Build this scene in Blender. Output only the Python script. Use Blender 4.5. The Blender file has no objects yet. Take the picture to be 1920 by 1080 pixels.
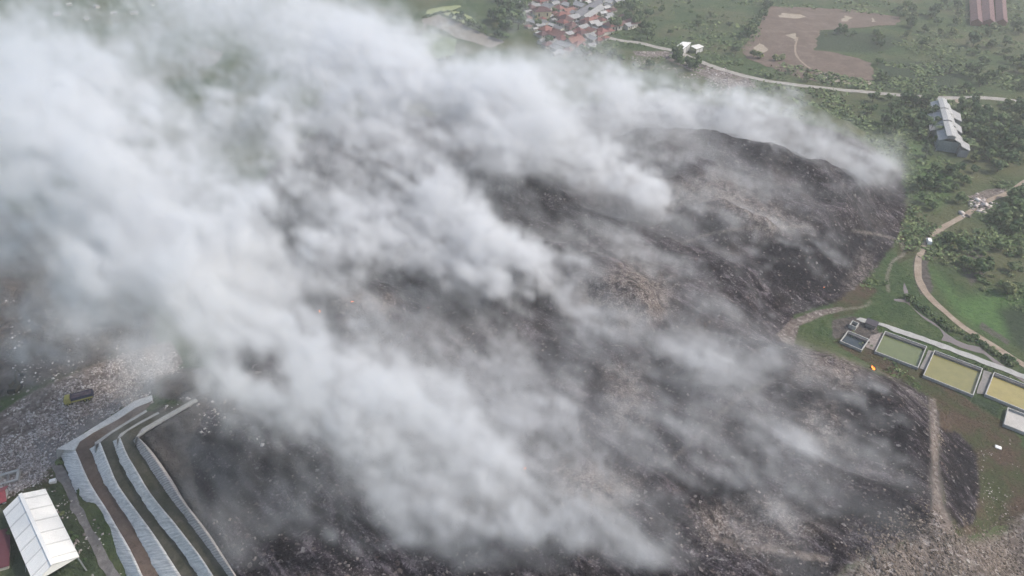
import bpy, math, random
import numpy as np
from mathutils import Vector
random.seed(7); rng = np.random.default_rng(11)
S = bpy.context.scene
COL = S.collection
# ------------------------------------------------------------------ camera
TH = math.radians(36.0); F = 1250.0; HC = 150.0
cd = bpy.data.cameras.new('camera'); cam = bpy.data.objects.new('camera', cd); COL.objects.link(cam)
cam.location = (0, 0, HC); cam.rotation_euler = (math.pi/2 - TH, 0, 0)
cd.sensor_width = 36; cd.lens = F/1920*36; cd.clip_start = 1; cd.clip_end = 20000
S.camera = cam
def G(px, py, z=0.0):
    """photo position -> ground point at height z (used to survey where things stand)"""
    a = (px-960)/F; b = -(py-540)/F
    d = (a, math.cos(TH)+b*math.sin(TH), -math.sin(TH)+b*math.cos(TH))
    k = (HC-z)/-d[2]
    return (d[0]*k, d[1]*k)
def proj(x, y, z):
    zz = y*math.cos(TH)-(z-HC)*math.sin(TH)
    zz = np.maximum(zz, 1e-3)
    yy = y*math.sin(TH)+(z-HC)*math.cos(TH)
    return 960+F*x/zz, 540-F*yy/zz
def mpp(px, py, z=0.0):          # metres per photo pixel there
    x, y = G(px, py, z)
    return (y*math.cos(TH)+(HC-z)*math.sin(TH))/F
# ------------------------------------------------------------------ maths helpers
def sstep(a, b, x):
    t = np.clip((x-a)/(b-a), 0, 1); return t*t*(3-2*t)
def _hash(ix, iy, seed):
    h = (ix.astype(np.int64)*374761393 + iy.astype(np.int64)*668265263 + seed*974711) & 0xffffffff
    h = ((h ^ (h >> 13))*1274126177) & 0xffffffff
    h = (h ^ (h >> 16)) & 0xffff
    return h/65535.0
def vnoise(x, y, seed=0):
    ix = np.floor(x); iy = np.floor(y); fx = x-ix; fy = y-iy
    fx = fx*fx*(3-2*fx); fy = fy*fy*(3-2*fy)
    a = _hash(ix, iy, seed); b = _hash(ix+1, iy, seed); c = _hash(ix, iy+1, seed); d = _hash(ix+1, iy+1, seed)
    return (a*(1-fx)+b*fx)*(1-fy)+(c*(1-fx)+d*fx)*fy
def fbm(x, y, o=4, seed=0):
    s = 0; a = .5; t = 0
    for i in range(o):
        s = s+a*vnoise(x, y, seed+i*17); t += a; a *= .5; x = x*2.03+11.3; y = y*2.03+7.7
    return s/t
def sdpoly(P, x, y):
    """signed distance, positive inside"""
    P = np.array(P, float); n = len(P)
    d = np.full(x.shape, 1e18); ins = np.zeros(x.shape, bool)
    for i in range(n):
        ax, ay = P[i]; bx, by = P[(i+1) % n]
        ex, ey = bx-ax, by-ay; wx, wy = x-ax, y-ay
        t = np.clip((wx*ex+wy*ey)/max(ex*ex+ey*ey, 1e-9), 0, 1)
        d = np.minimum(d, (wx-ex*t)**2+(wy-ey*t)**2)
        c = ((ay > y) != (by > y))
        ins ^= c & (x < (bx-ax)*(y-ay)/((by-ay) if by != ay else 1e-9)+ax)
    d = np.sqrt(d)
    return np.where(ins, d, -d)
def GP(pts, z=0.0): return [G(px, py, z) for px, py in pts]
def resample(P, step):
    P = [Vector(p) for p in P]; out = [P[0].copy()]
    for a, b in zip(P, P[1:]):
        n = max(1, int(round((b-a).length/step)))
        for i in range(1, n+1): out.append(a.lerp(b, i/n))
    return out
def smoothline(P, it=2):
    P = [Vector(p) for p in P]
    for _ in range(it):
        Q = [P[0]]
        for a, b in zip(P, P[1:]): Q += [a.lerp(b, .25), a.lerp(b, .75)]
        P = Q+[P[-1]]
    return P
# ------------------------------------------------------------------ embankment survey (left foreground)
Z3 = lambda L: [(a/2.7, 680+b/2.7) for a, b in L]
WALLS = [
 dict(z0=0, z1=4, B=Z3([(285,440),(320,500),(350,580),(380,650),(440,750),(500,830),(540,900),(600,1010),(640,1080),(700,1180),(760,1290)]),
      T=Z3([(378,445),(410,520),(440,590),(480,660),(540,750),(590,840),(640,920),(690,1020),(715,1080),(775,1180),(840,1290)]),
      O=Z3([(285,440),(400,375),(575,265),(680,195),(770,165)]), I=Z3([(378,445),(400,402),(470,355),(590,290),(690,225),(775,192)])),
 dict(z0=4, z1=8, B=Z3([(455,440),(490,540),(540,640),(590,710),(650,800),(700,890),(760,1010),(795,1080),(850,1180),(910,1290)]),
      T=Z3([(503,405),(545,510),(585,610),(640,690),(700,770),(760,850),(820,940),(870,1020),(910,1080),(970,1180),(1040,1290)]),
      O=Z3([(455,440),(480,405),(560,350),(640,300),(740,240)]), I=Z3([(503,405),(565,358),(645,308),(745,248)])),
 dict(z0=8, z1=12, B=Z3([(570,400),(600,500),(650,590),(700,670),(760,760),(820,840),(900,930),(970,1040),(1000,1080),(1060,1180),(1120,1290)]),
      T=Z3([(605,380),(640,470),(690,550),(740,640),(800,720),(870,800),(940,890),(1010,980),(1075,1080),(1130,1170),(1200,1290)]),
      O=Z3([(570,400),(610,360),(690,310),(800,250)]), I=Z3([(605,380),(640,350),(700,315),(808,258)])),
 dict(z0=12, z1=15, B=Z3([(672,390),(700,450),(760,540),(820,630),(880,710),(960,820),(1020,900),(1080,980),(1160,1090),(1290,1290)]),
      T=Z3([(695,375),(740,430),(800,515),(850,590),(910,690),(980,780),(1040,860),(1100,950),(1180,1070),(1330,1290)]),
      O=Z3([(672,390),(720,335),(850,260),(990,180)]), I=Z3([(695,375),(735,340),(860,266),(996,186)])),
]
LEVELS = []
for w in WALLS:
    z = w['z1']
    I = GP(w['I'], z); T = GP(w['T'], z)
    # the ground steps up a little inside the top line
    P = []
    d = Vector(I[-1])-Vector(I[-2]); d.normalize()
    far = Vector(I[-1])+d*25
    P = [(far.x-30, 420), (far.x, far.y+20), tuple(far)]+list(reversed(I))+T[1:]+[(T[-1][0]+10, 20), (900, 20), (900, 420)]
    LEVELS.append((z, P))
OUTLINE = GP([(1475,597),(1560,580),(1600,545),(1650,500),(1690,440),(1710,380),(1705,330)], 0) + \
          GP([(1650,255),(1560,215),(1450,190),(1250,170),(1000,170),(760,170),(560,190),(420,260),(330,380)], 0) + \
          [(-260,300),(-260,60),(160,40)] + GP([(1930,1080),(1880,960),(1800,800),(1740,725),(1650,680),(1560,640),(1490,625)], 0)
def bump(x, y, poly, z, soft, h, seed, wob=6):
    sd = sdpoly(GP(poly, z), x, y) + wob*(fbm(x/14, y/14, 3, seed)-.5)*2
    return h*sstep(-soft*.35, soft, sd)
PONDS_PX = None
def H(x, y, rough=True):
    x = np.asarray(x, float); y = np.asarray(y, float)
    lev = np.zeros(x.shape); near = (x > -420) & (x < 420) & (y < 700)
    for (z, P), w in zip(LEVELS, WALLS):
        sd = sdpoly(P, x, y)
        if z < 15: lev = np.where(sd > .8, z, lev)
        else:
            hI = 15-5*sstep(-60, 110, x)
            lev = np.where(sd > .8, hI, lev)
    sdO = sdpoly(OUTLINE, x, y)
    edge = sstep(0, 26, sdO+5*(fbm(x/20, y/20, 3, 3)-.5))
    inside4 = sdpoly(LEVELS[3][1], x, y)
    h = lev*np.where(inside4 > 0, edge, np.where(lev > 0, sstep(0, 26, sdO), 1))
    m = sstep(0, 25, sdO)*np.where(lev > 0, sstep(2, 20, inside4), 1)
    a = np.zeros(x.shape)
    # central hill with its ragged front
    a = np.maximum(a, bump(x, y, [(880,520),(930,548),(965,527),(1060,530),(1130,560),(1225,570),(1258,545),(1250,505),(1190,470),(1080,440),(900,430)], 24, 10, 10, 21, 6))
    # far hill with the skyline crest: a broad back and a low ragged crest on it
    cr = bump(x, y, [(1120,215),(1220,226),(1320,234),(1420,250),(1520,275),(1600,302),(1655,330),(1620,365),(1500,400),(1350,400),(1220,380),(1120,310)], 17, 42, 13, 31, 7)
    cr = cr+bump(x, y, [(1195,232),(1300,238),(1400,250),(1480,268),(1540,292),(1480,318),(1380,300),(1280,285),(1200,262)], 24, 24, 5, 33, 6)
    a = np.maximum(a, cr)
    a = np.maximum(a, bump(x, y, [(1250,372),(1330,345),(1430,372),(1500,405),(1460,430),(1330,425),(1240,405)], 20, 12, 7, 41, 6))
    a = np.maximum(a, bump(x, y, [(862,285),(895,258),(960,268),(1040,300),(1060,340),(980,340),(900,312)], 26, 11, 13, 51, 5))
    a = np.maximum(a, bump(x, y, [(560,560),(660,535),(770,545),(800,600),(720,640),(620,640)], 18, 10, 9, 61, 5))
    h = h + a*m
    # pit in front of the central hill
    pit = bump(x, y, [(1190,660),(1260,665),(1330,700),(1320,745),(1230,740),(1180,700)], 8, 12, 8, 81, 3)
    h = h - pit*m
    if rough:
        # folds running across the dump, then humps of rubbish
        u = -x*.74+y*.67; v = x*.67+y*.74
        r = 1-np.abs(2*fbm(u/60, v/24, 4, 91)-1)
        h = h + m*(6.0*(r-.6) + 4.5*(fbm(x/20, y/20, 4, 92)-.5))
        h = h + m*2.1*(fbm(x/4.6, y/4.6, 4, 93)-.5)
        px, py = proj(x, y, h)
        rb = rubbish_mask(px, py)
        h = h + (1-np.minimum(m*2, 1))*rb*(1.7*(fbm(x/7, y/7, 4, 94)-.35) + .5*(fbm(x/1.6, y/1.6, 2, 95)-.5))
        far = sstep(0, 60, -sdO)*sstep(60, 140, x)*sstep(95, 130, sdP(x, y))
        h = h + far*2.0*(fbm(x/45, y/45, 3, 96)-.5)
    flat = sstep(-3, 2, sdpoly(PONDROW, x, y)); h = h*(1-flat)
    return h
PONDROW = GP([(1565,640),(1600,590),(1960,715),(1960,850),(1880,810),(1725,735),(1600,668)], 0)
RUB_L = [(-40,800),(60,735),(140,700),(250,655),(320,640),(345,680),(285,722),(190,770),(90,830),(70,880),(10,915),(-40,925)]
RUB_R = [(1540,1100),(1580,1045),(1680,1010),(1738,985),(1800,1004),(1868,995),(1905,960),(1960,925),(1960,1140),(1500,1140)]
PATH_R = [(1738,742),(1758,745),(1764,800),(1760,880),(1768,940),(1795,1000),(1770,1010),(1735,990),(1746,940),(1745,880),(1742,820)]
def pmask(poly, px, py, soft):
    return sstep(-soft, soft, sdpoly(poly, px, py))
def rubbish_mask(px, py):
    return np.maximum(pmask(RUB_L, px, py, 14), pmask(RUB_R, px, py, 14))
def sdP(x, y):
    c = G(1770, 690); return np.hypot((x-c[0]), (y-c[1]))
def hz(x, y, rough=True): return float(H(np.array([x]), np.array([y]), rough)[0])
def hzs(P): return H(np.array([p[0] for p in P]), np.array([p[1] for p in P]))
# ------------------------------------------------------------------ node materials
def mat(name):
    m = bpy.data.materials.new(name); m.use_nodes = True
    nt = m.node_tree; nt.nodes.clear()
    out = nt.nodes.new('ShaderNodeOutputMaterial')
    return m, nt, out
class NT:
    def __init__(s, nt): s.nt = nt
    def n(s, t, **kw):
        nd = s.nt.nodes.new(t)
        for k, v in kw.items():
            if k.startswith('i_'): nd.inputs[k[2:].replace('_', ' ')].default_value = v
            else: setattr(nd, k, v)
        return nd
    def l(s, a, b): s.nt.links.new(a, b)
    def noise(s, co, sc, det=4, ro=.55, dist=0):
        nd = s.n('ShaderNodeTexNoise'); nd.inputs['Scale'].default_value = sc; nd.inputs['Detail'].default_value = det
        nd.inputs['Roughness'].default_value = ro; nd.inputs['Distortion'].default_value = dist
        if co is not None: s.l(co, nd.inputs['Vector'])
        return nd.outputs['Fac']
    def ramp(s, fac, stops):
        nd = s.n('ShaderNodeValToRGB'); e = nd.color_ramp.elements
        while len(e) < len(stops): e.new(.5)
        for k, (p, c) in enumerate(stops):
            e[k].position = p; e[k].color = (*c, 1) if len(c) == 3 else c
        s.l(fac, nd.inputs['Fac']); return nd.outputs['Color']
    def rng(s, fac, a, b, c=0, d=1, smooth=True):
        nd = s.n('ShaderNodeMapRange'); nd.interpolation_type = 'SMOOTHSTEP' if smooth else 'LINEAR'
        for k, v in zip(('From Min','From Max','To Min','To Max'), (a, b, c, d)): nd.inputs[k].default_value = v
        s.l(fac, nd.inputs['Value']); return nd.outputs['Result']
    def mix(s, fac, a, b, blend='MIX'):
        nd = s.n('ShaderNodeMix', data_type='RGBA', blend_type=blend)
        for sock, v in ((nd.inputs[0], fac), (nd.inputs[6], a), (nd.inputs[7], b)):
            if isinstance(v, bpy.types.NodeSocket): s.l(v, sock)
            elif isinstance(v, (int, float)): sock.default_value = v
            else: sock.default_value = (*v, 1)
        return nd.outputs[2]
    def math(s, op, a, b=0.0):
        nd = s.n('ShaderNodeMath', operation=op)
        for sock, v in ((nd.inputs[0], a), (nd.inputs[1], b)):
            if isinstance(v, bpy.types.NodeSocket): s.l(v, sock)
            else: sock.default_value = v
        return nd.outputs[0]
    def attr(s, name):
        nd = s.n('ShaderNodeAttribute'); nd.attribute_name = name; return nd
    def coord(s, kind='Object', scale=None):
        o = s.n('ShaderNodeTexCoord').outputs[kind]
        if scale:
            mp = s.n('ShaderNodeMapping'); mp.inputs['Scale'].default_value = scale
            s.l(o, mp.inputs['Vector']); o = mp.outputs['Vector']
        return o
    def pos(s, scale=None, rot=None):
        o = s.n('ShaderNodeNewGeometry').outputs['Position']
        if scale or rot:
            mp = s.n('ShaderNodeMapping'); mp.inputs['Scale'].default_value = scale or (1, 1, 1)
            if rot: mp.inputs['Rotation'].default_value = rot
            s.l(o, mp.inputs['Vector']); o = mp.outputs['Vector']
        return o
    def bsdf(s, out, col, rough=.9, spec=.2, bump=None, bs=.4, bd=.3, metal=0):
        b = s.n('ShaderNodeBsdfPrincipled')
        if isinstance(col, bpy.types.NodeSocket): s.l(col, b.inputs['Base Color'])
        else: b.inputs['Base Color'].default_value = (*col, 1)
        b.inputs['Roughness'].default_value = rough; b.inputs['Specular IOR Level'].default_value = spec
        b.inputs['Metallic'].default_value = metal
        if bump is not None:
            bn = s.n('ShaderNodeBump'); bn.inputs['Strength'].default_value = bs; bn.inputs['Distance'].default_value = bd
            s.l(bump, bn.inputs['Height']); s.l(bn.outputs['Normal'], b.inputs['Normal'])
        s.l(b.outputs[0], out.inputs['Surface']); return b
def simple(name, c, rough=.8, var=.25, scale=1.5, spec=.2, c2=None, rnd=0.0, metal=0):
    """a weathered plain surface: base colour with blotches, optional per-object variation"""
    m, nt, out = mat(name); n = NT(nt)
    co = n.coord('Object')
    f = n.noise(co, scale, 5, .65)
    c2 = c2 or tuple(v*(1-var) for v in c)
    hi = tuple(min(1, v*(1+var*.7)) for v in c)
    col = n.ramp(f, [(.25, c2), (.5, c), (.78, hi)])
    if rnd:
        oi = n.n('ShaderNodeObjectInfo')
        hs = n.n('ShaderNodeHueSaturation'); n.l(col, hs.inputs['Color'])
        n.l(n.rng(oi.outputs['Random'], 0, 1, 1-rnd, 1+rnd, False), hs.inputs['Value'])
        n.l(n.rng(oi.outputs['Random'], 0, 1, .5-.02*rnd*2, .5+.02*rnd*2, False), hs.inputs['Hue'])
        col = hs.outputs['Color']
    n.bsdf(out, col, rough, spec, f, .15, .1, metal)
    return m
# ------------------------------------------------------------------ objects
def tag(o, label=None, cat=None, group=None, kind=None):
    if label: o['label'] = label
    if cat: o['category'] = cat
    if group: o['group'] = group
    if kind: o['kind'] = kind
    return o
def empty(name, loc, rz=0, **kw):
    o = bpy.data.objects.new(name, None); COL.objects.link(o); o.location = loc; o.rotation_euler = (0, 0, rz)
    o.empty_display_size = 1
    return tag(o, **kw)
class MB:
    def __init__(s): s.v = []; s.f = []; s.m = []; s.uv = None
    def add(s, vs, fs, mi=0):
        b = len(s.v); s.v += [tuple(p) for p in vs]; s.f += [tuple(i+b for i in f) for f in fs]; s.m += [mi]*len(fs)
    def box(s, x0, x1, y0, y1, z0, z1, mi=0):
        s.add([(x0,y0,z0),(x1,y0,z0),(x1,y1,z0),(x0,y1,z0),(x0,y0,z1),(x1,y0,z1),(x1,y1,z1),(x0,y1,z1)],
              [(3,2,1,0),(4,5,6,7),(0,1,5,4),(1,2,6,5),(2,3,7,6),(3,0,4,7)], mi)
    def bar(s, a, b, w, h, mi=0):
        a = Vector(a); b = Vector(b); d = (b-a).normalized()
        up = Vector((0,0,1)) if abs(d.z) < .95 else Vector((1,0,0))
        r = d.cross(up).normalized()*(w/2); u = r.cross(d).normalized()*(h/2)
        s.add([a-r-u,a+r-u,a+r+u,a-r+u,b-r-u,b+r-u,b+r+u,b-r+u],
              [(0,1,2,3),(7,6,5,4),(0,4,5,1),(1,5,6,2),(2,6,7,3),(3,7,4,0)], mi)
    def tube(s, P, R, n=8, cap=True, mi=0):
        P = [Vector(p) for p in P]; rings = []
        if not isinstance(R, (list, tuple)): R = [R]*len(P)
        for k, p in enumerate(P):
            d = (P[min(k+1, len(P)-1)]-P[max(k-1, 0)]).normalized()
            up = Vector((0,0,1)) if abs(d.z) < .9 else Vector((1,0,0))
            a = d.cross(up).normalized(); b = a.cross(d)
            rings.append([p+(a*math.cos(2*math.pi*i/n)+b*math.sin(2*math.pi*i/n))*R[k] for i in range(n)])
        vs = [q for r in rings for q in r]; fs = []
        for k in range(len(P)-1):
            for i in range(n):
                j = (i+1) % n; fs.append((k*n+i, k*n+j, (k+1)*n+j, (k+1)*n+i))
        if cap: fs += [tuple(range(n))[::-1], tuple((len(P)-1)*n+i for i in range(n))]
        s.add(vs, fs, mi)
    def prism(s, poly, z0, z1, mi=0):
        n = len(poly)
        s.add([(x,y,z0) for x,y in poly]+[(x,y,z1) for x,y in poly],
              [tuple(range(n))[::-1], tuple(range(n,2*n))]+[(i,(i+1)%n,(i+1)%n+n,i+n) for i in range(n)], mi)
    def quad(s, a, b, c, d, t=0.0, mi=0):
        """a panel, thickness t below"""
        if t:
            a,b,c,d = map(Vector,(a,b,c,d)); nn = (b-a).cross(d-a).normalized()*t
            s.add([a,b,c,d,a-nn,b-nn,c-nn,d-nn], [(0,1,2,3),(7,6,5,4),(0,4,5,1),(1,5,6,2),(2,6,7,3),(3,7,4,0)], mi)
        else: s.add([a,b,c,d], [(0,1,2,3)], mi)
    def mesh(s, name, mats, smooth=False):
        me = bpy.data.meshes.new(name); me.from_pydata(s.v, [], s.f)
        for m in (mats if isinstance(mats, (list, tuple)) else [mats]): me.materials.append(m)
        me.polygons.foreach_set('material_index', s.m)
        if smooth: me.polygons.foreach_set('use_smooth', [True]*len(s.f))
        me.update(); return me
    def build(s, name, mats, parent=None, smooth=False, **kw):
        o = bpy.data.objects.new(name, s.mesh(name, mats, smooth)); COL.objects.link(o)
        if parent: o.parent = parent
        return tag(o, **kw)
def mesh_np(name, v, f, mats, smooth=False):
    me = bpy.data.meshes.new(name)
    n = len(v); k = f.shape[1]; m = len(f)
    me.vertices.add(n); me.vertices.foreach_set('co', np.ascontiguousarray(v, np.float32).ravel())
    me.loops.add(m*k); me.loops.foreach_set('vertex_index', np.ascontiguousarray(f, np.int32).ravel())
    me.polygons.add(m); me.polygons.foreach_set('loop_start', np.arange(0, m*k, k, dtype=np.int32))
    for q in (mats if isinstance(mats, (list, tuple)) else [mats]): me.materials.append(q)
    if smooth: me.polygons.foreach_set('use_smooth', np.ones(m, bool))
    me.update(calc_edges=True); me.validate(); return me
def obj(name, me, parent=None, **kw):
    o = bpy.data.objects.new(name, me); COL.objects.link(o)
    if parent: o.parent = parent
    return tag(o, **kw)
def copy_tree(o, parent=None):
    c = o.copy(); COL.objects.link(c)
    if parent: c.parent = parent
    for ch in list(o.children): copy_tree(ch, c)
    return c
# ------------------------------------------------------------------ the ground sheet
def axis(segs, a_ext, b_ext):
    out = []
    for a, b, st in segs: out += list(np.arange(a, b-1e-6, st))
    out.append(segs[-1][1])
    lo = [out[0]]; st = 6
    while lo[-1] > a_ext: lo.append(lo[-1]-st); st *= 1.35
    hi = [out[-1]]; st = 6
    while hi[-1] < b_ext: hi.append(hi[-1]+st); st *= 1.35
    return np.array(lo[:0:-1]+out+hi[1:])
XS = axis([(-540,-235,2.6),(-235,235,.95),(235,540,2.2)], -3000, 3000)
YS = axis([(72,330,.95),(330,480,1.6),(480,740,2.6)], -3000, 3000)
GX, GY = np.meshgrid(XS, YS)
gx = GX.ravel(); gy = GY.ravel()
gz = np.zeros(gx.shape)
act = (np.abs(gx) < 545) & (gy > 60) & (gy < 745)
gz[act] = H(gx[act], gy[act])
nx, ny = len(XS), len(YS)
GZ = gz.reshape(ny, nx)
def hq(x, y):
    """height of the finished ground sheet"""
    i = int(np.clip(np.searchsorted(XS, x)-1, 0, nx-2)); j = int(np.clip(np.searchsorted(YS, y)-1, 0, ny-2))
    u = (x-XS[i])/(XS[i+1]-XS[i]); v = (y-YS[j])/(YS[j+1]-YS[j])
    return float((GZ[j,i]*(1-u)+GZ[j,i+1]*u)*(1-v)+(GZ[j+1,i]*(1-u)+GZ[j+1,i+1]*u)*v)
ii = (np.arange(ny-1)[:,None]*nx+np.arange(nx-1)[None,:]).ravel()
gf = np.stack([ii, ii+1, ii+1+nx, ii+nx], 1)
PX, PY = proj(gx, gy, gz)
behind = ~act
PX[behind] = -9999
zone = {k: np.zeros(gx.shape) for k in ('burnt','rubbish','dry','soil','pale','lush','dark','char','ashy')}
def paint(k, poly, soft=6, s=1.0):
    P = np.array(poly, float)
    w = (PX > P[:,0].min()-3*soft) & (PX < P[:,0].max()+3*soft) & (PY > P[:,1].min()-3*soft) & (PY < P[:,1].max()+3*soft)
    if w.any(): zone[k][w] = np.maximum(zone[k][w], s*pmask(poly, PX[w], PY[w], soft))
def line(k, pts, wpx, soft=3, s=1.0):
    P = smoothline(pts, 2)
    for a, b in zip(P, P[1:]):
        w = (PX > min(a.x,b.x)-wpx*4) & (PX < max(a.x,b.x)+wpx*4) & (PY > min(a.y,b.y)-wpx*4) & (PY < max(a.y,b.y)+wpx*4)
        if not w.any(): continue
        e = b-a; t = np.clip(((PX[w]-a.x)*e.x+(PY[w]-a.y)*e.y)/max(e.length_squared,1e-6), 0, 1)
        d = np.hypot(PX[w]-a.x-e.x*t, PY[w]-a.y-e.y*t)
        zone[k][w] = np.maximum(zone[k][w], s*(1-sstep(wpx-soft, wpx+soft, d)))
BURNT = [(520,300),(640,220),(860,215),(1000,205),(1210,190),(1330,195),(1490,225),(1610,262),(1690,325),(1702,390),(1682,450),(1645,500),(1605,540),(1560,570),(1490,590),(1470,640),(1560,665),(1690,715),(1742,748),(1745,850),(1745,990),(1660,1030),(1580,1070),(1540,1110),(1520,1200),(400,1200),(390,1000),(350,840),(390,760),(420,560),(440,420)]
paint('burnt', BURNT, 20)
paint('burnt', [(1762,800),(1800,815),(1832,850),(1836,940),(1822,985),(1800,990),(1775,950),(1765,890)], 18)
paint('rubbish', RUB_L, 12); paint('rubbish', RUB_R, 34, .66)
paint('rubbish', PATH_R, 11, .64)
paint('rubbish', [(1340,1000),(1500,1030),(1560,1040),(1560,1060),(1440,1040),(1330,1015)], 8, .6)
paint('rubbish', [(1455,625),(1480,600),(1530,580),(1580,574),(1585,582),(1540,595),(1500,612),(1490,650),(1465,640)], 5, .7)
paint('rubbish', [(1505,665),(1560,680),(1580,705),(1540,720),(1500,700)], 8, .55)
paint('rubbish', [(1185,95),(1250,95),(1330,120),(1400,140),(1420,165),(1370,165),(1310,140),(1250,112),(1190,104)], 4, .8)
paint('rubbish', [(1812,370),(1850,355),(1890,350),(1885,362),(1850,380),(1820,388)], 3, .8)
paint('rubbish', [(1140,575),(1230,560),(1262,545),(1255,600),(1230,632),(1160,625),(1120,600)], 14, .42)
paint('rubbish', [(930,575),(1010,560),(1040,600),(960,615)], 12, .3)
paint('rubbish', [(1110,500),(1190,470),(1240,500),(1200,540),(1120,540)], 18, .35)
paint('rubbish', [(1230,330),(1330,310),(1420,370),(1360,400),(1250,385)], 20, .35)
paint('rubbish', [(620,540),(720,560),(700,590),(620,580)], 16, .3)
paint('rubbish', [(1155,680),(1190,690),(1210,780),(1160,790),(1140,720)], 16, .38)
paint('rubbish', [(870,250),(905,255),(910,285),(870,290)], 6, .4)
paint('dry', [(1760,765),(1840,790),(1880,805),(1930,850),(1930,980),(1870,985),(1830,1000),(1800,990),(1770,940)], 12)
paint('dry', [(1590,630),(1640,655),(1720,690),(1790,740),(1860,780),(1900,815),(1840,800),(1750,745),(1650,690),(1570,650)], 8, .9)
paint('dry', [(1560,500),(1600,490),(1630,520),(1590,570),(1550,560)], 12, .75)
paint('dry', [(1680,440),(1720,430),(1720,480),(1680,500)], 8, .6)
paint('dry', [(1160,860),(1240,840),(1220,880),(1170,890)], 10, .6)
paint('dry', [(1300,455),(1500,448),(1490,462),(1290,468)], 8, .6)
paint('dry', [(1460,765),(1505,775),(1500,805),(1465,800)], 10, .6)
paint('dry', [(1615,895),(1680,890),(1745,895),(1740,912),(1660,915)], 7, .7)
paint('dry', [(0,880),(90,860),(110,900),(70,940),(0,960)], 10, .7)
paint('soil', [(180,860),(300,760),(375,752),(450,780),(500,880),(520,1000),(560,1160),(330,1160),(230,1000)], 30, .9)
line('soil', [(1744,470),(1730,480),(1724,500),(1735,540)], 16, 8, .7)
paint('soil', [(1810,460),(1850,470),(1850,520),(1820,540),(1800,510)], 10, .6)
paint('soil', [(1840,600),(1900,640),(1890,650),(1830,615)], 6, .6)
line('pale', [(1692,455),(1697,478),(1675,487),(1668,502),(1662,520),(1666,545)], 2.6, 2, .8)
line('pale', [(1600,432),(1650,440),(1672,447),(1690,455),(1716,461)], 2, 2, .7)
line('pale', [(1580,580),(1625,575),(1632,565)], 2, 2, .7)
line('pale', [(1280,455),(1360,430),(1450,426),(1520,424)], 2.5, 3, .5)
line('pale', [(1250,870),(1330,800),(1380,745),(1440,720)], 3.5, 4, .35)
line('pale', [(1640,692),(1580,670),(1500,640)], 3, 4, .3)
line('pale', [(1640,692),(1700,727),(1740,765)], 2.5, 4, .3)
paint('lush', [(1740,500),(1800,560),(1930,540),(1930,640),(1880,640),(1800,595)], 14)
paint('lush', [(1700,240),(1740,300),(1800,330),(1760,390),(1710,370)], 16, .8)
paint('dark', [(1870,580),(1940,560),(1940,680),(1895,640)], 12)
paint('dark', [(1640,112),(1790,118),(1800,176),(1660,170)], 8, .9)
paint('dark', [(1530,57),(1650,62),(1700,75),(1650,100),(1530,94)], 4, .9)
paint('dark', [(0,560),(280,600),(240,660),(100,690),(0,720)], 25, .8)
paint('dark', [(1880,760),(1790,735),(1870,785)], 6)
paint('soil', [(270,690),(430,690),(450,790),(360,760),(280,740)], 20, .95)
paint('soil', [(-20,380),(200,420),(300,600),(300,660),(150,700),(-20,760)], 30, .75)
for k in ('dark',): paint(k, [(100,900),(160,1000),(200,1090),(0,1090),(0,960)], 10, .8)
for P in ([(1185,670),(1260,672),(1335,705),(1320,740),(1240,745),(1190,715)], [(960,290),(1040,300),(1070,345),(1000,370),(930,335)], [(640,575),(700,580),(760,610),(740,640),(680,625)], [(1440,440),(1640,430),(1660,480),(1590,550),(1480,540),(1420,480)], [(1330,245),(1480,268),(1560,300),(1500,320),(1380,290)],
          [(1250,405),(1330,395),(1390,415),(1350,435),(1260,430)], [(930,545),(1000,540),(990,590),(930,600)], [(1480,720),(1640,730),(1720,790),(1710,860),(1560,850),(1470,790)], [(1560,920),(1700,910),(1730,960),(1640,985),(1560,970)], [(800,520),(880,540),(900,620),(840,600)], [(680,900),(860,960),(1000,1060),(900,1080),(720,1000)],
          [(1000,640),(1150,680),(1130,720),(1020,690)], [(1280,900),(1420,880),(1440,960),(1320,960)], [(1770,830),(1830,860),(1830,940),(1790,940)]): paint('char', P, 18)
for P in ([(1080,540),(1180,480),(1260,520),(1262,580),(1180,620),(1080,590)], [(1240,350),(1340,320),(1440,370),(1520,430),(1440,440),(1330,390),(1240,390)], [(1140,690),(1200,690),(1220,800),(1150,810)], [(1500,640),(1620,680),(1600,730),(1490,710)], [(1590,540),(1620,480),(1640,510),(1610,550)], [(1500,770),(1560,760),(1600,850),(1520,830)], [(1300,960),(1450,930),(1540,990),(1460,1040),(1320,1020)], [(620,540),(740,560),(720,585),(620,570)], [(1050,860),(1200,900),(1150,960),(1040,920)]): paint('ashy', P, 26)
paint('dry', [(1590,625),(1660,650),(1730,690),(1800,740),(1880,790),(1920,830),(1860,830),(1740,760),(1640,690),(1560,640)], 10, 1)
paint('soil', [(1560,600),(1600,592),(1640,606),(1655,640),(1720,690),(1740,720),(1690,710),(1600,660),(1560,630)], 9, .95)
paint('dry', [(1560,540),(1620,520),(1650,545),(1600,590),(1560,600)], 12, .8)
paint('soil', [(1690,700),(1760,740),(1800,790),(1840,850),(1845,960),(1810,1015),(1700,1020),(1690,900)], 12, 1)
paint('dry', [(1760,760),(1840,800),(1860,880),(1850,1000),(1790,1010),(1770,900)], 14, .8)
gm, nt, out = mat('ground_surface'); n = NT(nt)
P = n.pos()
def A(k): return n.attr(k).outputs['Fac']
n1 = n.noise(P, .09, 5, .6); n2 = n.noise(P, .45, 4, .65); n3 = n.noise(P, 1.9, 3, .7); n4 = n.noise(P, .018, 4, .55)
mpw = n.n('ShaderNodeMapping'); mpw.inputs['Scale'].default_value = (.30, 1.0, 1); n.l(n.pos(None, (0, 0, .735)), mpw.inputs['Vector']); Pw = mpw.outputs[0]; nst = n.noise(Pw, .28, 5, .68, .6)
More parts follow.
